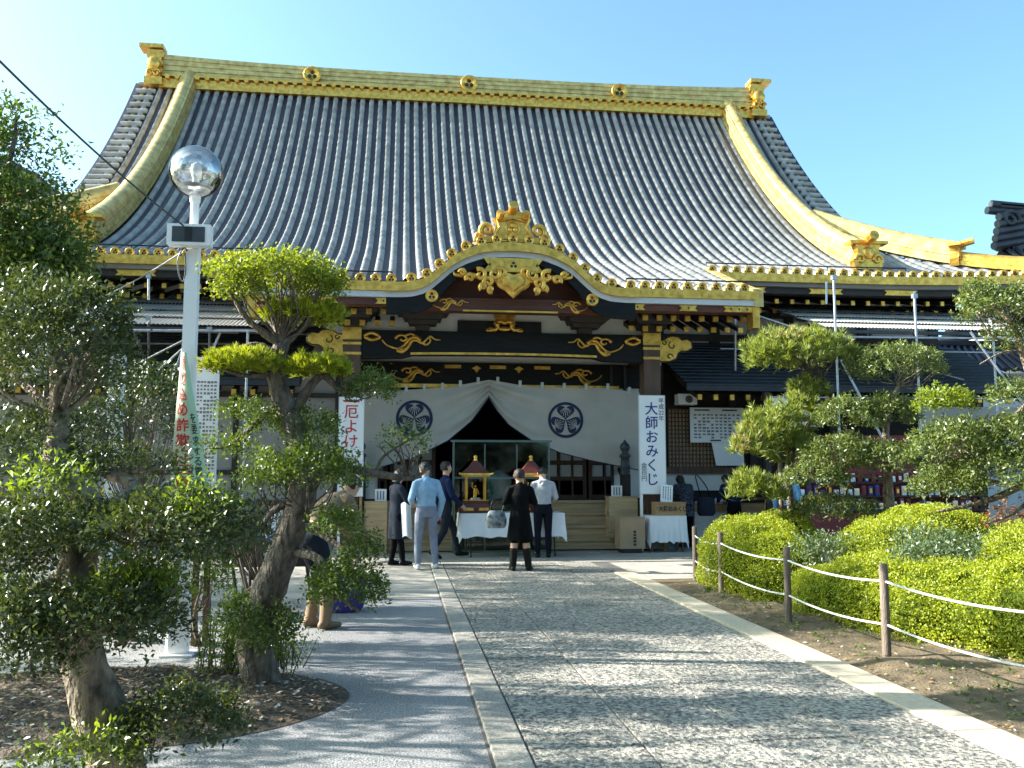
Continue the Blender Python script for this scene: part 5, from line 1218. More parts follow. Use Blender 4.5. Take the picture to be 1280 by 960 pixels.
def person(label, loc, rz, H, pal, J={}, hair='short', group=None, extra=None, coat=None, sl=.0, girth=1.0):
    """faces +Y before rz; J overrides joints, given as fractions of H"""
    r = root('person', loc, label, 'person', group); M = Matrix.Translation(Vector(loc)) @ Matrix.Rotation(rz, 4, 'Z')
    j = dict(pel=(0, 0, .53), wai=(0, .0, .61), che=(0, .0, .73), sho=(0, 0, .80), nek=(0, .0, .85), hed=(0, .012, .925),
             hipL=(-.052, 0, .50), hipR=(.052, 0, .50), kneL=(-.058, .012, .28), kneR=(.058, .012, .28), ankL=(-.06, -.01, .045), ankR=(.06, -.01, .045),
             shoL=(-.100, 0, .785), shoR=(.100, 0, .785), elbL=(-.135, -.015, .635), elbR=(.135, -.015, .635), wriL=(-.13, .04, .495), wriR=(.13, .04, .495))
    j.update(J); j = {k: Vector(v) * H for k, v in j.items()}
    top, bot, shoe, skin = pal['top'], pal['bot'], pal['shoe'], 'skin'; leg2 = pal.get('calf', bot); g = girth
    B = Body(); side = (j['hipR'] - j['hipL']).normalized(); sd2 = (j['shoR'] - j['shoL']).normalized()
    B.torso([(j['pel'] - (j['wai'] - j['pel']).normalized() * .055 * H, .078 * H * g, .062 * H * g), (j['pel'], .098 * H * g, .072 * H * g), (j['wai'], .088 * H * g, .064 * H * g), (j['che'], .104 * H * g, .070 * H * g), (j['sho'], .078 * H, .048 * H), (j['nek'] - (j['nek'] - j['sho']) * .3, .036 * H, .034 * H)], side, [bot, bot if not pal.get('long') else top, top, top, top, top])
    B.cap(j['sho'], j['hed'] - V3(0, 0, .02) * H, .036 * H, .032 * H, skin)
    for L_ in 'LR':
        B.chain([j['hip' + L_], j['kne' + L_]], [.056 * H * g, .039 * H], bot)
        B.chain([j['kne' + L_], j['kne' + L_] * .45 + j['ank' + L_] * .55, j['ank' + L_]], [.038 * H, .036 * H, .026 * H], leg2)
        a = j['ank' + L_]; fd = J.get('foot' + L_, (0, 1, 0)); fd = Vector(fd).normalized()
        heel = a - fd * .022 * H + V3(0, 0, -.020 * H); toe = a + fd * .095 * H + V3(0, 0, -.026 * H)
        B.chain([heel, (heel + toe) / 2, toe], [.024 * H, .025 * H, .018 * H], shoe)
        if pal.get('boot'): B.cap(a + V3(0, 0, .0), a + (j['kne' + L_] - a) * .66, .034 * H, .043 * H, shoe)
        B.cap(j['sho'] + (j['nek'] - j['sho']) * .35, j['sho' + L_], .030 * H, .036 * H, top); B.chain([j['sho' + L_], j['elb' + L_]], [.037 * H, .032 * H], top)
        el, wr = j['elb' + L_], j['wri' + L_]; B.chain([el, wr], [.033 * H, .024 * H], pal.get('fore', top))
        d = (wr - el).normalized(); hd = J.get('hand' + L_); d2 = Vector(hd).normalized() if hd else d
        sx = d2.cross(V3(0, 0, 1)); sx = sx.normalized() if sx.length > .1 else V3(0, 1, 0)
        pm = wr + d2 * .045 * H; B.cap(wr, pm, .017 * H, .022 * H, skin)
        for q in (-1.5, -.5, .5, 1.5):
            b0 = pm + sx * q * .011 * H; l = (.042 if abs(q) < 1 else .034) * H; mid = b0 + d2 * l * .55; tip = mid + (d2 * .75 + d2.cross(sx) * .55 + V3(0, 0, -.1)).normalized() * l * .5
            B.chain([b0, mid, tip], [.0062 * H, .0056 * H, .0046 * H], skin)
        th = wr + d2 * .02 * H + sx * .018 * H; B.chain([th, th + (d2 + sx * .8).normalized() * .028 * H, th + (d2 * 1.3 + sx * .5).normalized() * .050 * H], [.0078 * H, .007 * H, .0055 * H], skin)
    h = j['hed']; look = Vector(J.get('look', (0, 1, 0))).normalized(); rt = look.cross(V3(0, 0, 1)).normalized(); up = rt.cross(look)
    B.cap(h - up * .012 * H - look * .006 * H, h + up * .018 * H - look * .006 * H, .046 * H, .049 * H, skin); B.cap(h + look * .018 * H - up * .03 * H, h + look * .012 * H, .034 * H, .040 * H, skin)
    B.cap(h + look * .052 * H - up * .016 * H, h + look * .046 * H + up * .004 * H, .009 * H, .006 * H, skin)
    for s in (-1, 1):
        B.cap(h + rt * s * .049 * H - up * .008 * H, h + rt * s * .050 * H + up * .010 * H, .008 * H, .010 * H, skin)
        B.pr.append((h + look * .05 * H + rt * s * .018 * H + up * .004 * H, h + look * .05 * H + rt * s * .022 * H + up * .004 * H, .006 * H, .006 * H, 'black'))
    B.pr.append((h + look * .05 * H - up * .034 * H - rt * .012 * H, h + look * .05 * H - up * .034 * H + rt * .012 * H, .005 * H, .005 * H, 'lip'))
    if extra: extra(B, j, H)
    b = B.build('body', None, r, M)
    # hair
    q = MB(); n1, n2 = 26, 14; vs = []
    ln = {'short': -.62, 'long': -.95, 'bob': -.95}[hair]
    for i in range(n2 + 1):
        for k in range(n1):
            az = 2 * math.pi * k / n1; fr = math.cos(az)                               # fr = 1 at the face
            low = (.42 if fr > .55 else ln if fr < .1 else ln + (.42 - ln) * (fr - .1) / .45)
            sn = 1 - (1 - low) * i / n2; sn = max(-.98, min(1, sn)); cs = math.sqrt(max(0, 1 - sn * sn)); drop = 0
            if sn < -.2: drop = (-.2 - sn) * (.05 if hair != 'short' else .01); cs = max(cs, .84 if hair != 'short' else .80)
            f = 1 + .06 * noise.noise((k * .9, i * .5, loc[0])) + .03 * noise.noise((k * 2.3, i * 2, 3))
            vs.append(h - look * .008 * H + (look * fr * cs * .060 + rt * math.sin(az) * cs * .0565) * H * f + up * (sn * .060 * f + .012 - drop) * H)
    q.add(vs, [(i * n1 + k, i * n1 + (k + 1) % n1, (i + 1) * n1 + (k + 1) % n1, (i + 1) * n1 + k) for i in range(n2) for k in range(n1)], 0, True)
    part('hair', q, pal.get('hair', 'hair_black'), r, M)
    if coat:                                             # coat or dress skirt: a flared loft with folds
        m, z0, z1, r0, r1 = coat; q = MB(); n = 36; vs = []; rows = 10
        for i in range(rows + 1):
            t = i / rows; z = z0 + (z1 - z0) * t; rr_ = r0 + (r1 - r0) * t; c = j['pel'] * (1 - t) + (j['kneL'] + j['kneR']) / 2 * t if z < .5 else j['pel'] * (1 - (z - .53) * 4) + j['wai'] * ((z - .53) * 4)
            for k in range(n):
                a = 2 * math.pi * k / n; f = 1 + .07 * t * math.sin(a * 7 + 1) + .04 * t * math.sin(a * 11)
                vs.append((c.x + rr_ * H * f * math.cos(a), c.y + rr_ * H * .74 * f * math.sin(a), z * H))
        q.add(vs, [(i * n + k, (i + 1) * n + k, (i + 1) * n + (k + 1) % n, i * n + (k + 1) % n) for i in range(rows) for k in range(n)], 0, True)
        q.add([(v[0] * .96, v[1] * .96, v[2] + .004) for v in vs[-n:]], [tuple(range(n))], 0); part('coat_skirt', q, m, r, M)
    return r, M, j
def clothmat(name, c, var=.15, scale=14, bump=.5): mat(name, c, .9, 0, var, scale, bump, 9, .12)
clothmat('knit_blue', (.28, .43, .58)); clothmat('jeans_pale', (.22, .24, .31)); clothmat('coat_slate', (.020, .025, .038)); clothmat('black_cloth', (.005, .005, .006)); clothmat('hood_grey', (.37, .38, .41))
clothmat('jeans_dark', (.007, .008, .016)); clothmat('jacket_navy', (.010, .018, .055)); clothmat('trousers_dark', (.016, .02, .03)); clothmat('jacket_brown', (.21, .15, .10)); clothmat('patterned_coat', (.045, .05, .065), .8, 22)
clothmat('jacket_sky', (.10, .24, .42)); mat('shoe_white', (.62, .62, .62), .5, 0, .05); mat('boot_tan', (.17, .11, .06), .7, 0, .2); mat('leather_black', (.006, .0055, .0055), .4, 0, .2, 6, 0, 30, .2)
gp = 'visitors before the temple steps'
def feet(px, py): g = G(px, py, .018); return (g.x, g.y, .018)
person('person in slate coat and black leggings beside the cloud pruned tree', feet(495, 706), R(-62), 1.60, dict(top='coat_slate', bot='black_cloth', shoe='leather_black', fore='coat_slate'),
       dict(elbL=(-.125, .05, .66), wriL=(-.07, .15, .64), elbR=(.125, .05, .66), wriR=(.07, .15, .62), hed=(0, .03, .915), look=(0, 1, -.35), ankL=(-.05, -.03, .04), ankR=(.055, .05, .04)), 'bob', gp, None, ('coat_slate', .60, .27, .092, .125))
rp, Mp, jp = person('person in light blue sweater, pale jeans and white sneakers seen from behind', feet(532, 711), R(14), 1.72, dict(top='knit_blue', bot='jeans_pale', shoe='shoe_white'),
       dict(elbL=(-.15, -.02, .64), wriL=(-.115, .08, .60), elbR=(.15, -.02, .63), wriR=(.13, .02, .49), hed=(-.01, .035, .915), look=(-.5, 1, -.45), ankL=(-.075, .0, .045), ankR=(.085, -.03, .045), kneL=(-.07, .02, .28), kneR=(.075, .01, .28)), 'short', gp)
person('person in navy jacket striding behind the light blue sweater', feet(556, 698), R(-75), 1.74, dict(top='jacket_navy', bot='trousers_dark', shoe='leather_black'),
       dict(kneL=(-.055, .11, .30), ankL=(-.055, .17, .06), kneR=(.055, -.03, .28), ankR=(.055, -.15, .085), footR=(0, 1, -.5), elbL=(-.14, -.06, .65), wriL=(-.12, -.02, .51), elbR=(.14, .03, .64), wriR=(.11, .13, .55)), 'short', gp)
rw, Mw, jw = person('person in black coat with bare knees and tall black boots', feet(650, 714), R(-4), 1.60, dict(top='black_cloth', bot='black_cloth', calf='skin', shoe='leather_black', boot=True, hair='hair_brown'),
       dict(elbL=(-.15, -.02, .66), wriL=(-.10, .10, .66), elbR=(.145, .0, .66), wriR=(.09, .12, .68), hed=(-.005, .02, .92), look=(.1, 1, -.1), ankL=(-.07, .01, .045), ankR=(.085, .03, .045), kneL=(-.055, .01, .28), kneR=(.06, .02, .28), footR=(.4, 1, 0), footL=(-.2, 1, 0)), 'short', gp, None, ('black_cloth', .62, .30, .090, .128))
def hood(B, j, H):
    B.cap(j['nek'] + V3(-.03, -.035, -.035) * H, j['nek'] + V3(.03, -.035, -.035) * H, .032 * H, .032 * H, 'hood_grey'); B.cap(j['nek'] + V3(0, -.05, -.06) * H, j['nek'] + V3(0, -.045, -.10) * H, .03 * H, .015 * H, 'hood_grey')
person('person in pale grey hooded sweatshirt and dark jeans at the clothed table', feet(679, 697), R(-3), 1.66, dict(top='hood_grey', bot='jeans_dark', shoe='leather_black'),
       dict(elbL=(-.14, .0, .65), wriL=(-.09, .11, .60), elbR=(.14, .0, .65), wriR=(.09, .11, .60), hed=(0, .05, .905), look=(0, 1, -.6), nek=(0, .015, .85)), 'short', gp, hood)
person('person in dark patterned coat bent over the sales counter', (P(858, 640, 17.75).x, 17.75, .012), R(8), 1.58, dict(top='patterned_coat', bot='black_cloth', shoe='leather_black'),
       dict(che=(0, .05, .72), sho=(0, .09, .78), nek=(0, .115, .82), hed=(0, .17, .86), look=(0, 1, -.9), shoL=(-.105, .09, .78), shoR=(.105, .09, .78), elbL=(-.15, .11, .62), wriL=(-.08, .22, .58), elbR=(.15, .11, .62), wriR=(.08, .22, .58), wai=(0, .015, .61)), 'bob', None, None, ('patterned_coat', .60, .40, .10, .115), girth=1.1)
person('person in navy top leaning on the counter beside the pine', (P(918, 640, 17.8).x, 17.8, .012), R(20), 1.58, dict(top='jacket_navy', bot='black_cloth', shoe='leather_black'),
       dict(che=(0, .05, .72), sho=(0, .09, .78), nek=(0, .115, .82), hed=(0, .16, .865), look=(0, 1, -.7), shoL=(-.105, .09, .78), shoR=(.105, .09, .78), elbL=(-.14, .13, .63), wriL=(-.08, .22, .59), elbR=(.14, .13, .63), wriR=(.08, .22, .59)), 'short')
person('person in sky blue jacket standing behind the pine', (P(985, 640, 15.4).x, 15.4, .012), R(-30), 1.62, dict(top='jacket_sky', bot='trousers_dark', shoe='leather_black'), {}, 'short')
person('person in brown jacket and tan boots bending over beside the bench', (P(400, 700, 9.15).x, 9.15, .003), R(-55), 1.70, dict(top='jacket_brown', bot='trousers_dark', shoe='boot_tan', boot=True),
       dict(pel=(0, -.06, .52), wai=(0, -.02, .61), che=(0, .06, .70), sho=(0, .12, .75), nek=(0, .16, .78), hed=(0, .21, .82), look=(0, 1, -1), shoL=(-.105, .12, .745), shoR=(.105, .12, .745), hipL=(-.052, -.05, .49), hipR=(.052, -.05, .49),
            elbL=(-.14, .17, .60), wriL=(-.07, .27, .52), elbR=(.14, .17, .60), wriR=(.07, .27, .52), kneL=(-.06, .03, .28), kneR=(.06, .03, .28), ankL=(-.07, -.02, .045), ankR=(.07, .0, .045)), 'short', None, None, None, girth=1.12)
# hand bags and phone, held
hl = Mw @ jw['elbL']
r = root('handbag', (hl.x - .10, hl.y, 0), 'grey and black patterned handbag hanging from the arm of black coated person', 'bag')
mat('bag_pattern', (.16, .18, .19), .5, 0, .9, 14)
bz = P(620, 660, hl.y).z; q = MB(); bx_ = P(620, 650, hl.y).x
q.lathe([(.13, 0), (.16, .04), (.165, .14), (.13, .24), (.10, .27)], (bx_, hl.y - .02, bz), 18, 0, True, 1, .45); part('body', q, 'bag_pattern', r)
q = MB(); q.tube(smoothpts([(bx_ - .09, hl.y - .02, bz + .25), (bx_ - .04, hl.y, bz + .42), (hl.x, hl.y + .02, hl.z + .03), (bx_ + .09, hl.y - .02, bz + .25)]), .012, 6); part('handle', q, 'leather_black', r)
r = root('cloth_bag', tuple(P(510, 672, 14.4)), 'white cloth bag held by the slate coated person', 'bag')
a = P(503, 672, 14.35); b = P(516, 630, 14.35); q = MB(); q.grid(lambda u, v: (a.x + (b.x - a.x) * u - .03 * v, 14.35 - .06 * math.sin(u * math.pi) + .01 * math.sin(9 * u), a.z + .03 * math.sin(u * 5) + (b.z - a.z) * v), 12, 8); q.grid(lambda u, v: (b.x - (b.x - a.x) * u - .03 * v, 14.35 + .06 * math.sin(u * math.pi), a.z + .03 * math.sin((1 - u) * 5) + (b.z - a.z) * v), 12, 8); part('body', q, 'cloth_white', r)
hw = Mp @ jp['wriR']; q = MB(); q.box((hw.x, hw.y, hw.z - .10), (.05, .02, .10)); tag(part('mobile_phone', q, 'black'), 'black mobile phone in hand of light blue sweater person', 'phone')
# dark blue shoulder bag by the counter customer
p = P(884, 645, 17.7); q = MB(); r = root('shoulder_bag', (p.x, 17.75, p.z), 'dark blue shoulder bag hanging beside the dark coated customer', 'bag')
q.lathe([(.15, 0), (.19, .05), (.19, .3), (.16, .38)], (p.x, 17.75, p.z), 16, 0, True, 1, .45); part('body', q, 'coat_slate', r)
q = MB(); q.tube(smoothpts([(p.x + .1, 17.75, p.z + .36), (p.x, 17.75, p.z + .62), (p.x - .2, 17.8, p.z + .85), (p.x - .1, 17.75, p.z + .36)]), .012, 6); part('strap', q, 'black_cloth', r)
# ---------------------------------------------------------------- vegetation
leafmat('leaf_near', (.026, .044, .014), (.085, .115, .030), .34, .22)
leafmat('leaf_mid', (.040, .080, .016), (.13, .19, .035), .38, .35)
leafmat('leaf_moss', (.085, .13, .015), (.24, .30, .03), .5, .40)
leafmat('leaf_bright', (.15, .21, .012), (.36, .40, .03), .5, .35)
leafmat('leaf_podo', (.055, .085, .022), (.17, .215, .062), .42, .25)
leafmat('leaf_grey', (.05, .085, .045), (.15, .21, .11), .42, .25)
leafmat('leaf_dark', (.016, .032, .012), (.045, .075, .020), .42, .25)
leafmat('leaf_orange', (.18, .085, .03), (.40, .20, .07), .6, .3, (1.6, 1.1, .6))
leafmat('needle', (.10, .15, .025), (.28, .32, .07), .5, .25)
leafmat('needle_tip', (.22, .20, .08), (.42, .38, .18), .6, .25)
leafmat('shoot_green', (.09, .16, .016), (.20, .28, .04), .45, .4)
def unit(a): return a / np.maximum(1e-9, np.linalg.norm(a, axis=1))[:, None]
def leaf_quads(c, out, rng, L, W, updir=.6, jit=.8):
    n = len(c); ax = unit(out * .8 + rng.normal(0, jit, (n, 3)) + np.array([0, 0, .25])); nr = unit(rng.normal(0, .7, (n, 3)) + np.array([0, 0, updir]) + out * .4)
    b = unit(np.cross(ax, nr)); nr = np.cross(b, ax); l = L * rng.uniform(.65, 1.25, (n, 1)); w_ = W * rng.uniform(.7, 1.2, (n, 1))
    return np.stack([c - ax * l * .5, c + b * w_ * .5 - ax * l * .05 + nr * w_ * .18, c + ax * l * .5 - nr * l * .12, c - b * w_ * .5 - ax * l * .05 + nr * w_ * .18], 1)
def pad_points(c, r, n, rng, shell=.45, floor=-.35, clump=14, sig=.05):
    k = max(3, n // clump); d = unit(rng.normal(0, 1, (k * 3, 3))); d = d[d[:, 2] > floor][:k]; k = len(d)
    lump = np.array([1 + .22 * noise.noise((q[0] * 2.2 + c[0], q[1] * 2.2 + c[1], q[2] * 2.2 + c[2])) + .10 * noise.noise((q[0] * 6, q[1] * 6, q[2] * 6 + c[0])) for q in d])
    f = (1 - shell * rng.uniform(0, 1, k) ** 1.6) * lump; cc = np.array(c) + d * f[:, None] * np.array(r)
    i = rng.integers(0, k, n); pts = cc[i] + rng.normal(0, sig, (n, 3)); return pts, d[i]
def resolve_pad(p, rng):
    px, py, Y, rx, rz, n = p[:6]; ry = p[6] if len(p) > 6 else None
    c = P(px, py, Y); s = (c - CAMP).length / FPX; return (c.x, c.y, c.z), (rx * s, (ry if ry else rx * s * .85), rz * s), n
def crown_mesh(pads, rng, L, W, sig=.05, clump=14, floor=-.35, shell=.45, updir=.6):
    A = []
    for p in pads:
        c, r, n = resolve_pad(p, rng) if not isinstance(p[0], tuple) else p
        pts, d = pad_points(c, r, n, rng, shell, floor, clump, sig); A.append(leaf_quads(pts, d, rng, L, W, updir))
    return np.concatenate(A)
def limb(mb, pts, r0, r1, n=9, wob=.1, sub=4, seed=0):
    q = smoothpts(pts, sub); k = len(q)
    rad = [(r0 + (r1 - r0) * i / (k - 1)) * (1 + wob * noise.noise((i * .6, seed, 1)) + .06 * math.sin(i * 2.1 + seed)) for i in range(k)]
    mb.tube(q, rad, n)
def pxl(l): return [P(*p) for p in l]
def twigs(mb, start, pad, k, rng, r=.012):
    c, rr_, _ = pad
    for i in range(k):
        d = rng.normal(0, 1, 3); d /= np.linalg.norm(d); d[2] = abs(d[2]) * .6 - .15
        e = Vector(np.array(c) + d * np.array(rr_) * .8); s = Vector(start); m = (s + e) / 2 + Vector(rng.normal(0, .05, 3)) - Vector((0, 0, .25 * (e - s).length * .3))
        mb.tube(smoothpts([s, m, e], 3), [r, r * .9, r * .8, r * .7, r * .55, r * .4, r * .3], 5)
def tree(name, label, loc, limbs, groups, tw=(), bark='bark', cat='tree', seed=1, group=None):
    rng = np.random.default_rng(seed); r = root(name, loc, label, cat, group)
    mb = MB()
    for i, (pts, r0, r1) in enumerate(limbs): limb(mb, pxl(pts) if not isinstance(pts[0], Vector) else pts, r0, r1, 10 if r0 > .05 else 6, .14, 4, seed + i)
    for (st, pd, k, rad) in tw: twigs(mb, P(*st), resolve_pad(pd, rng), k, rng, rad)
    if limbs or tw: part('trunk', mb, bark, r)
    for nm, m, pads, kw in groups:
        if kw.get('needle'):
            V = needle_mesh(pads, rng, **{k: v for k, v in kw.items() if k != 'needle'}); link(nm, npmesh(nm, V, 3, m), r)
        else: link(nm, npmesh(nm, crown_mesh(pads, rng, **kw), 4, m), r)
    return r
def needle_mesh(pads, rng, L=.09, k=16, sig=.02, w=.0045, spread=.75):
    A = []
    for p in pads:
        c, r, n = resolve_pad(p, rng); pts, d = pad_points(c, r, n, rng, .5, -.25, 1, sig)
        t = unit(d * .5 + np.array([0, 0, .8]) + rng.normal(0, .25, (n, 3))); t = np.repeat(t, k, 0); o = np.repeat(pts, k, 0)
        dr = unit(t + rng.normal(0, spread, t.shape) * .55); b = unit(np.cross(dr, rng.normal(0, 1, dr.shape))) * w; l = L * rng.uniform(.7, 1.2, (len(dr), 1))
        A.append(np.stack([o - b, o + b, o + dr * l], 1))
    return np.concatenate(A)
# --- foreground broadleaf on the left
Yf = 4.35
FP = [(70, 455, 4.7, 85, 92, 5200), (20, 400, 4.9, 70, 60, 2400), (110, 395, 4.7, 45, 45, 1300), (205, 662, 4.2, 112, 42, 5000), (40, 665, 4.1, 75, 40, 2600), (255, 680, 4.3, 55, 36, 1700), (125, 780, 4.0, 85, 48, 3800), (180, 745, 4.2, 34, 30, 900), (225, 900, 4.3, 68, 36, 2600), (15, 810, 3.9, 62, 66, 3000), (25, 560, 4.6, 62, 45, 1900), (150, 585, 4.9, 72, 24, 1700), (0, 700, 4.2, 60, 40, 1500), (110, 945, 4.1, 70, 24, 900)]
tree('broadleaf_tree', 'dark green broadleaf tree with mottled pale trunk in front of lamp post', tuple(G(155, 985)),
     [([(160, 1000, 4.3), (125, 890, 4.3), (95, 790, 4.3), (98, 700, 4.35), (112, 640, 4.4), (70, 585, 4.5), (75, 520, 4.6), (70, 440, 4.7)], .125, .035),
      ([(100, 680, 4.35), (50, 640, 4.3), (-10, 610, 4.3)], .045, .02), ([(105, 650, 4.4), (170, 610, 4.5), (130, 590, 4.8), (200, 585, 4.9)], .04, .012), ([(96, 720, 4.35), (40, 740, 4.2), (-20, 760, 4.0)], .04, .02),
      ([(108, 640, 4.4), (150, 655, 4.3), (240, 665, 4.25)], .035, .01), ([(96, 790, 4.3), (130, 790, 4.1), (190, 760, 4.1)], .03, .01), ([(125, 880, 4.3), (170, 905, 4.3), (250, 895, 4.3)], .03, .008), ([(72, 520, 4.6), (20, 470, 4.8), (-20, 420, 4.9)], .03, .01), ([(72, 500, 4.6), (110, 450, 4.7), (125, 400, 4.7)], .03, .008)],
     [('crown', 'leaf_near', FP, dict(L=.032, W=.0145, sig=.032, clump=16)), ('shoots', 'shoot_green', [(175, 735, 4.15, 48, 26, 800), (250, 640, 4.2, 50, 26, 500), (60, 610, 4.3, 50, 26, 450), (120, 945, 4.1, 50, 20, 350)], dict(L=.038, W=.014, sig=.05, clump=8, floor=.1))],
     [((75, 520, 4.6), FP[0], 16, .012), ((110, 650, 4.35), FP[3], 14, .010), ((95, 790, 4.2), FP[6], 12, .010), ((130, 890, 4.3), FP[8], 10, .009)], 'bark_pale', seed=11)
# --- cloud pruned tree on the island
C0 = G(330, 848)
CP = [(345, 348, 6.5, 78, 30, 5200), (300, 365, 6.4, 36, 20, 1100), (395, 362, 6.5, 34, 22, 1200)]
CP2 = [(465, 487, 6.5, 32, 24, 1100), (385, 590, 6.2, 66, 36, 3800), (432, 735, 6.1, 46, 38, 2900), (420, 655, 6.0, 32, 20, 900), (455, 690, 6.15, 26, 24, 700), (330, 600, 6.4, 34, 30, 900), (385, 535, 6.5, 40, 22, 1400), (340, 530, 6.6, 36, 20, 900), (290, 560, 6.6, 36, 14, 600), (505, 558, 6.4, 38, 26, 380), (310, 515, 6.4, 32, 12, 600), (300, 790, 6.2, 30, 40, 1300), (350, 790, 6.4, 22, 40, 800), (440, 590, 6.6, 30, 14, 350)]
CP3 = [(302, 457, 6.4, 42, 14, 900), (398, 463, 6.5, 36, 13, 800), (380, 395, 6.6, 46, 14, 900)]
tree('cloud_pruned_tree', 'leaning cloud pruned tree with umbrella top growing from the round soil island', tuple(C0),
     [([(328, 855, 6.55), (318, 790, 6.5), (345, 715, 6.45), (372, 640, 6.4), (382, 580, 6.4), (362, 520, 6.45), (345, 470, 6.5), (352, 430, 6.5)], .135, .055),
      ([(378, 600, 6.4), (420, 585, 6.3), (470, 592, 6.3), (515, 598, 6.4), (535, 585, 6.45)], .045, .009), ([(470, 592, 6.3), (480, 570, 6.35), (520, 545, 6.4)], .016, .005), ([(505, 598, 6.4), (500, 570, 6.4), (480, 550, 6.4)], .014, .005),
      ([(362, 525, 6.45), (400, 470, 6.5), (430, 490, 6.5), (480, 480, 6.5)], .04, .012), ([(350, 430, 6.5), (310, 400, 6.45), (285, 360, 6.45)], .035, .008), ([(352, 430, 6.5), (340, 390, 6.5), (330, 350, 6.5)], .03, .008), ([(352, 432, 6.5), (385, 400, 6.55), (400, 360, 6.5)], .035, .008), ([(352, 430, 6.5), (365, 385, 6.5), (360, 345, 6.5)], .025, .006),
      ([(350, 445, 6.5), (320, 430, 6.4), (290, 440, 6.4)], .028, .01), ([(350, 465, 6.5), (310, 470, 6.4), (275, 460, 6.4)], .025, .008), ([(355, 500, 6.45), (330, 520, 6.5), (290, 555, 6.55), (262, 560, 6.6)], .03, .008),
      ([(365, 690, 6.4), (400, 700, 6.2), (420, 740, 6.1), (450, 765, 6.05)], .04, .01), ([(375, 650, 6.4), (420, 680, 6.2), (450, 700, 6.1)], .03, .01), ([(375, 620, 6.4), (340, 640, 6.4), (325, 660, 6.4), (300, 640, 6.4)], .03, .008), ([(345, 720, 6.45), (310, 740, 6.5), (285, 760, 6.5)], .035, .01)],
     [('top_crown', 'leaf_moss', CP, dict(L=.034, W=.018, sig=.03, clump=14, floor=-.05)), ('crown', 'leaf_mid', CP2, dict(L=.032, W=.016, sig=.035, clump=14)), ('needle_pads', 'leaf_bright', CP3, dict(needle=True, L=.055, k=16))],
     [((352, 425, 6.5), CP[0], 26, .010), ((510, 595, 6.4), CP2[9], 14, .006), ((430, 490, 6.5), CP2[0], 12, .007), ((380, 640, 6.4), CP2[1], 14, .008), ((420, 740, 6.1), CP2[2], 12, .008), ((335, 670, 6.4), CP2[5], 12, .006)], seed=12)
# upright shoots around the trunk foot
rng = np.random.default_rng(5); mb = MB(); A = []
for k in range(90):
    x = C0.x + rng.normal(-.10, .20); y = C0.y + rng.normal(-.05, .14); h = rng.uniform(.25, .62); lx, ly = rng.normal(0, .06, 2)
    mb.tube([(x, y, .06), (x + lx * .5, y + ly * .5, h * .55), (x + lx, y + ly, h)], [.005, .004, .002], 4)
    t = rng.uniform(.15, 1, 34); c = np.stack([x + lx * t, y + ly * t, .05 + h * t], 1) + rng.normal(0, .02, (34, 3)); A.append(leaf_quads(c, unit(rng.normal(0, 1, (34, 3))), rng, .034, .016))
r = root('basal_shoots', (C0.x, C0.y, .05), 'thicket of bright green upright shoots round the foot of the leaning trunk', 'shrub'); part('stems', mb, 'twig', r); link('foliage', npmesh('foliage', np.concatenate(A), 4, 'shoot_green'), r)
# --- tall tree at the left edge, standing behind
BT = P(-70, 600, 10.5)
BP = [(20, 290, 10.4, 75, 70, 4200), (-70, 220, 10.6, 120, 100, 4200), (40, 340, 10.2, 62, 30, 2200), (-20, 170, 10.6, 50, 50, 900), (70, 320, 10.3, 45, 35, 1400), (-120, 330, 10.8, 120, 90, 3200), (10, 220, 10.4, 34, 40, 500), (-150, 150, 11.4, 110, 90, 2600), (-40, 420, 10.6, 80, 60, 2200)]
tree('tall_evergreen', 'tall loose crowned evergreen rising before the red walled hall', (BT.x, BT.y, 0),
     [([Vector((BT.x, BT.y, 0)), Vector((BT.x + .1, BT.y, 2)), Vector((BT.x, BT.y, 3.6)), Vector((BT.x + .1, BT.y, 5.2))], .2, .04), ([(-60, 480, 10.5), (0, 380, 10.4), (50, 320, 10.3)], .08, .02), ([(-60, 420, 10.5), (-20, 300, 10.5), (15, 190, 10.4), (20, 140, 10.4)], .07, .008), ([(-66, 400, 10.5), (-110, 300, 10.7), (-150, 200, 11)], .07, .02)],
     [('crown', 'leaf_mid', BP, dict(L=.075, W=.036, sig=.09, clump=16, floor=-.7, shell=.8)), ('sparse_twig_leaves', 'leaf_mid', [(15, 160, 10.4, 26, 40, 90), (60, 255, 10.3, 30, 30, 110), (92, 330, 10.2, 24, 26, 120)], dict(L=.07, W=.034, sig=.05, clump=4, shell=.9, floor=-1))],
     [((-40, 300, 10.5), BP[0], 12, .015), ((10, 220, 10.4), (15, 160, 10.4, 26, 45, 1), 8, .006), ((60, 330, 10.3), (85, 315, 10.2, 30, 40, 1), 10, .006)], seed=13)
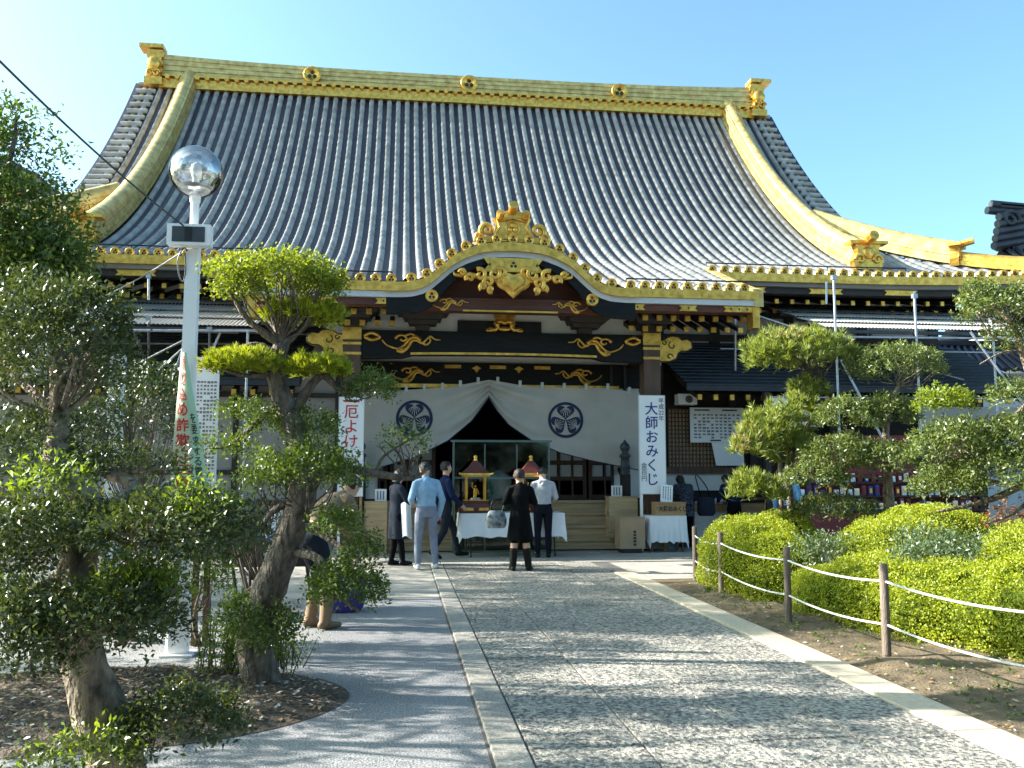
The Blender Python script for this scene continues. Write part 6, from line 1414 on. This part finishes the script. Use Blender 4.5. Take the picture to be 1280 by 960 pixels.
# four more evergreens of the same belt, beyond the left edge of the view: they dapple the paving
for nm_, (x_, y_, h_, n_), lb in (('tall_evergreen', (-10.2, 15.0, 9.4, 2200), 'largest evergreen beyond the metal canopy at the end of the hall'), ('tall_evergreen', (-8.9, 12.9, 7.8, 2000), 'dense evergreen standing before the largest one near the metal canopy'), ('tall_evergreen', (-5.3, 6.3, 4.4, 420), 'slim evergreen standing beside the belt of trees left of the lamp post'), ('tall_evergreen', (-6.8, 8.0, 5.6, 520), 'broad evergreen standing behind the slim one left of the lamp post')):
    rng = np.random.default_rng(int(h_ * 10)); r = root(nm_, (x_, y_, 0), lb, 'tree'); mb = MB()
    limb(mb, [Vector((x_, y_, 0)), Vector((x_ + .1, y_, h_ * .4)), Vector((x_, y_ + .1, h_ * .9))], .13, .03)
    pads = []
    for k in range(9):
        a = k * 2.4; q_ = h_ / 5; c = (x_ + .75 * q_ * math.cos(a), y_ + .75 * q_ * math.sin(a), h_ * (.36 + .068 * k)); pads.append((c, (.62 * q_, .6 * q_, .40 * q_), n_)); limb(mb, [Vector((x_, y_, c[2] - .4)), Vector(c)], .035, .01, 6)
    part('trunk', mb, 'bark', r); link('crown', npmesh('crown', crown_mesh(pads, rng, .09, .045, .09, 14, -.5, .6), 4, 'leaf_mid'), r)
# --- dark shrubs between tree and banner
def shrub(name, label, px, py, Y, rx, rz, n, m, L=.035, W=.018, cat='shrub', tw=10, seed=1, ground=True, group=None, floor=-.5, clump=14, sig=.045, extra=()):
    c = P(px, py, Y); rng = np.random.default_rng(seed); r = root(name, (c.x, c.y, 0), label, cat, group); pads = [(px, py, Y, rx, rz, n)] + list(extra); mb = MB()
    for i in range(5): limb(mb, [Vector((c.x + rng.normal(0, .05), c.y + rng.normal(0, .05), -.02)), Vector((c.x + rng.normal(0, .08), c.y + rng.normal(0, .08), c.z * .4)), Vector((c.x + rng.normal(0, .2), c.y + rng.normal(0, .12), c.z))], .022, .008, 6, .1, 3, i)
    for p in pads: twigs(mb, (c.x, c.y, c.z * .5), resolve_pad(p, rng), tw, rng, .007)
    part('stems', mb, 'twig', r); link('foliage', npmesh('foliage', crown_mesh(pads, rng, L, W, sig, clump, floor, .6), 4, m), r); return r
shrub('dark_shrub', 'dark twiggy shrub with pale bare stems below the stone marker', 175, 520, 8.6, 78, 60, 3600, 'leaf_dark', .045, .022, seed=21, tw=16, extra=[(80, 560, 8.6, 70, 60, 2200), (210, 480, 8.7, 30, 22, 700)])
shrub('dark_shrub', 'dense dark shrub filling the ground behind the broadleaf trunk', 70, 720, 6.9, 130, 90, 4800, 'leaf_dark', .045, .022, seed=22, extra=[(-60, 640, 7.2, 110, 110, 3000), (170, 760, 6.9, 60, 60, 1600)])
shrub('green_shrub', 'green leafy shrub growing between lamp post and bench', 250, 720, 8.4, 40, 50, 1600, 'leaf_mid', .04, .02, seed=23)
shrub('twiggy_shrub', 'nearly leafless twiggy shrub behind the leaning trunk', 330, 640, 7.6, 52, 40, 500, 'leaf_dark', .035, .016, tw=46, seed=24)
# --- right hand garden: pine
PP = [(1000, 445, 12.2, 64, 30, 560), (965, 450, 12.1, 28, 34, 220), (965, 545, 11.9, 40, 36, 330), (940, 560, 11.8, 24, 22, 120), (1000, 520, 12.2, 28, 26, 170), (990, 570, 12.0, 32, 26, 200), (945, 615, 11.6, 32, 22, 200), (1010, 490, 12.3, 20, 16, 80)]
tree('pine_tree', 'yellow green pine with bristly needle pads in front of the notice board', (P(1000, 640, 12.1).x, 12.1, 0),
     [([Vector((P(1000, 640, 12.1).x, 12.1, 0)), P(990, 640, 12.1), P(985, 590, 12.1), P(1000, 540, 12.2), P(1040, 505, 12.3), P(1020, 460, 12.2)], .07, .03), ([(1000, 545, 12.2), (970, 530, 12.0), (940, 560, 11.8)], .03, .01), ([(1022, 480, 12.2), (1000, 450, 12.2), (960, 445, 12.1)], .03, .01), ([(1030, 500, 12.3), (990, 512, 12.2), (950, 525, 12.0)], .025, .008), ([(986, 600, 12.1), (965, 620, 11.8), (930, 625, 11.6)], .025, .008), ([(1030, 470, 12.2), (1050, 440, 12.2)], .02, .008)],
     [('needle_crown', 'needle', PP, dict(needle=True, L=.13, k=15, sig=.04, w=.009, spread=.9)), ('brown_tips', 'needle_tip', [(985, 430, 12.1, 40, 14, 60), (935, 560, 11.7, 20, 24, 40), (1040, 440, 12.2, 20, 22, 50)], dict(needle=True, L=.10, k=12, sig=.04, w=.009))],
     [((1015, 465, 12.2), PP[0], 14, .010), ((985, 540, 12.0), PP[2], 10, .008), ((960, 622, 11.7), PP[6], 8, .007)], seed=14)
mb = MB(); p = P(977, 640, 11.9); mb.lathe([(.035, 0), (.033, 2.0)], (p.x, 11.9, 0), 10); tag(part('support_stake', mb, 'post_wood'), 'pale wooden stake propping up the pine', 'stake')
# podocarpus with separate clipped pads
DP = [(1120, 462, 11.6, 56, 30, 5100), (1058, 525, 11.4, 42, 26, 3060), (1110, 520, 11.5, 36, 26, 2550), (1052, 570, 11.3, 48, 26, 3570), (1105, 580, 11.2, 54, 26, 4420), (1022, 600, 11.2, 38, 24, 2720), (1040, 640, 11.6, 55, 20, 3230)]
bx0 = P(1112, 640, 11.4)
tree('podocarpus_tree', 'clipped podocarpus with rounded leaf pads on a bare pale trunk', (bx0.x, 11.4, 0),
     [([Vector((bx0.x, 11.4, 0)), P(1112, 650, 11.4), P(1110, 600, 11.4), P(1106, 560, 11.4), P(1112, 510, 11.5), P(1125, 480, 11.6)], .085, .03), ([(1110, 600, 11.4), (1060, 595, 11.3), (1020, 612, 11.2)], .03, .01), ([(1108, 575, 11.4), (1080, 550, 11.4), (1055, 535, 11.4)], .03, .01), ([(1108, 585, 11.4), (1130, 590, 11.2), (1140, 585, 11.2)], .03, .01), ([(1112, 650, 11.4), (1080, 655, 11.4), (1045, 645, 11.6)], .04, .015), ([(1108, 580, 11.4), (1075, 585, 11.3), (1050, 575, 11.3)], .03, .01)],
     [('crown', 'leaf_podo', DP, dict(L=.055, W=.019, sig=.032, clump=14, floor=-.2, shell=.3))], [((1120, 480, 11.6), DP[0], 14, .009), ((1108, 575, 11.3), DP[4], 12, .009)], 'bark_pale', seed=15)
EP = [(1258, 388, 8.6, 52, 30, 2210), (1225, 375, 8.6, 26, 22, 714), (1270, 430, 8.6, 34, 26, 1020), (1265, 495, 8.4, 26, 22, 850), (1195, 560, 8.8, 52, 34, 3910), (1250, 600, 8.6, 62, 34, 4420), (1265, 545, 8.6, 40, 24, 1700), (1185, 608, 8.8, 40, 26, 2210), (1300, 560, 8.5, 60, 40, 2040)]
bx1 = P(1325, 700, 8.5)
tree('garden_tree', 'spreading garden tree with crooked bare branches beside the orange shrub', (bx1.x, 8.5, 0),
     [([Vector((bx1.x, 8.5, 0)), P(1325, 680, 8.5), P(1310, 580, 8.5), P(1290, 480, 8.6), P(1268, 410, 8.6), P(1240, 380, 8.6)], .09, .02), ([(1310, 590, 8.5), (1250, 620, 8.6), (1210, 632, 8.7), (1170, 640, 8.8)], .045, .012), ([(1300, 540, 8.5), (1250, 570, 8.6), (1205, 580, 8.8)], .035, .01), ([(1290, 500, 8.6), (1240, 540, 8.7), (1195, 520, 8.9)], .03, .01), ([(1275, 430, 8.6), (1240, 420, 8.6), (1215, 380, 8.6)], .022, .006), ([(1280, 440, 8.6), (1255, 440, 8.6), (1225, 455, 8.6)], .018, .006), ([(1310, 600, 8.5), (1270, 640, 8.6), (1230, 655, 8.8)], .03, .008)],
     [('crown', 'leaf_podo', EP, dict(L=.05, W=.02, sig=.036, clump=14, floor=-.25, shell=.32)), ('yellow_pad', 'leaf_moss', [(1178, 505, 9.0, 34, 20, 1500)], dict(L=.045, W=.022, sig=.03, clump=14, floor=-.3))],
     [((1265, 410, 8.6), EP[0], 16, .007), ((1230, 600, 8.6), EP[5], 16, .008), ((1220, 575, 8.7), EP[4], 12, .008)], 'bark_pale', seed=16)
shrub('grey_shrub', 'low grey green shrub in the dark gap between the hedges', 1035, 692, 9.7, 40, 26, 1700, 'leaf_grey', .05, .017, seed=31, floor=-.2)
shrub('grey_shrub', 'wide spreading grey green shrub nestled on top of the long clipped hedge', 1190, 705, 8.3, 70, 30, 3400, 'leaf_grey', .05, .018, seed=32, floor=-.2, extra=[(1250, 690, 8.2, 45, 24, 1300), (1160, 680, 8.8, 40, 20, 1000)])
shrub('orange_shrub', 'rust orange clipped shrub beside the spreading garden tree', 1275, 652, 8.9, 36, 30, 3000, 'leaf_orange', .026, .014, seed=33, floor=-.6, sig=.02)
# clipped azalea hedges: a dark twiggy core and a dense skin of small leaves
def hedge(name, label, blobs, m, dens, seed, L=.030, W=.016):
    rng = np.random.default_rng(seed); bl = [(np.array((P(px, 600, Y).x, Y, z0)), np.array((rx, ry, rz))) for px, Y, z0, rx, ry, rz in blobs]
    r = root(name, (bl[0][0][0], bl[0][0][1], 0), label, 'hedge'); mb = MB()
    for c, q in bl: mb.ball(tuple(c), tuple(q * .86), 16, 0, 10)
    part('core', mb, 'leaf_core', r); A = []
    for i, (c, q) in enumerate(bl):
        area = 4 * math.pi * ((q[0] * q[1]) ** 1.6 / 3 + (q[0] * q[2]) ** 1.6 / 3 + (q[1] * q[2]) ** 1.6 / 3) ** (1 / 1.6); n = int(area * dens)
        d = unit(rng.normal(0, 1, (n, 3))); s = np.sign(d) * np.abs(d) ** .85; s = s / np.maximum(1e-6, (np.abs(s) ** 2.35).sum(1) ** (1 / 2.35))[:, None]
        lump = np.array([1 + .10 * noise.noise((p[0] * 3 * q[0] + c[0], p[1] * 3 * q[1] + c[1], p[2] * 3)) + .06 * noise.noise((p[0] * 11 * q[0], p[1] * 11 * q[1] + c[1], p[2] * 8)) for p in d])
        p = c + s * q * lump[:, None] * rng.uniform(.92, 1.05, (n, 1)); keep = p[:, 2] > .02
        for k, (c2, q2) in enumerate(bl):
            if k != i: keep &= (np.abs((p - c2) / (q2 * .95)) ** 2.2).sum(1) > 1
        p = p[keep]; nn = unit(d[keep] / q); A.append(leaf_quads(p, nn, rng, L, W, .5, .9))
    V = np.concatenate(A); link('foliage', npmesh('foliage', V, 4, m), r); return r
hedge('azalea_hedge', 'rounded bright green azalea bush at the end of the rope fence', [(938, 11.2, .30, .62, .95, .66), (965, 10.5, .25, .42, .6, .55), (972, 11.9, .35, .5, .7, .66)], 'leaf_bright', 5200, 41)
hedge('azalea_hedge', 'long wavy bright green azalea hedge along the rope fence', [(1042, 9.2, .18, .5, .55, .36), (1105, 8.6, .25, .65, .7, .47), (1180, 7.9, .26, .75, .7, .46), (1262, 7.3, .28, .75, .75, .46), (1120, 9.6, .45, .70, .7, .58), (1165, 10.0, .55, .70, .7, .60), (1340, 6.7, .35, .7, .8, .55), (1330, 7.6, .5, .8, .7, .6), (1230, 9.0, .3, 1.0, .8, .5)], 'leaf_bright', 4600, 42)
# weeds along the bed edge
def weeds(name, label, fn, n, seed):
    rng = np.random.default_rng(seed); A = []
    for i in range(n):
        x, y, z = fn(rng); k = 10; c = np.array((x, y, z)) + rng.normal(0, .02, (k, 3)) * np.array((1, 1, .4)) + np.array((0, 0, .02)); A.append(leaf_quads(c, unit(rng.normal(0, 1, (k, 3)) + np.array((0, 0, .8))), rng, .035, .014))
    o = struct(link(name, npmesh(name, np.concatenate(A), 4, 'leaf_mid')), 'stuff'); return tag(o, label, 'weeds')
weeds('weeds', 'scattered small weeds along the edge of planting bed', lambda g: (lambda x, y: (x, y, .01 + bed_h(x, y)))(3.75 + abs(g.normal(0, .6)), g.uniform(4, 11.5)), 130, 51)
# rocks among the garden trees
def rock(px, py, Y, s, m, label, seed):
    c = P(px, py, Y); mb = MB(); mb.ball((0, 0, 0), 1, 14, 0, 9); mb.v = [tuple(Vector(v) * (1 + .35 * noise.noise(Vector(v) * 1.3 + Vector((seed, 0, 0))) + .12 * noise.noise(Vector(v) * 3.5 + Vector((seed, 4, 0))))) for v in mb.v]
    mb.v = [(v[0] * s[0], v[1] * s[1], max(-.3, v[2]) * s[2]) for v in mb.v]; return tag(part('garden_rock', mb, m, None, T(c.x, Y, .12)), label, 'rock', 'garden rocks under the trees')
rock(1100, 650, 13.0, (.30, .28, .55), 'rock_red', 'reddish brown upright rock behind the bare podocarpus trunk', 1)
rock(1005, 720, 10.2, (.35, .3, .35), 'stone_dark', 'dark grey rock in the gap behind the rope fence', 2)
# wood behind the photographer: seen only in reflections, shades the forecourt from that side
rng = np.random.default_rng(77); A = []
for x in np.arange(-26, 30, 3.6):
    y = -13 + rng.normal(0, 1.5); h = rng.uniform(10, 14)
    for k in range(8):
        c = (x + rng.normal(0, 1.2), y + rng.normal(0, 1), h * (.06 + .12 * k)); pts, d = pad_points(c, (2.6, 2.4, 2.2), 520, rng, .6, -.9, 10, .2); A.append(leaf_quads(pts, d, rng, .34, .2))
tag(struct(link('background_wood', npmesh('background_wood', np.concatenate(A), 4, 'leaf_dark')), 'stuff'), 'belt of dark trees across the courtyard from the temple', 'trees')
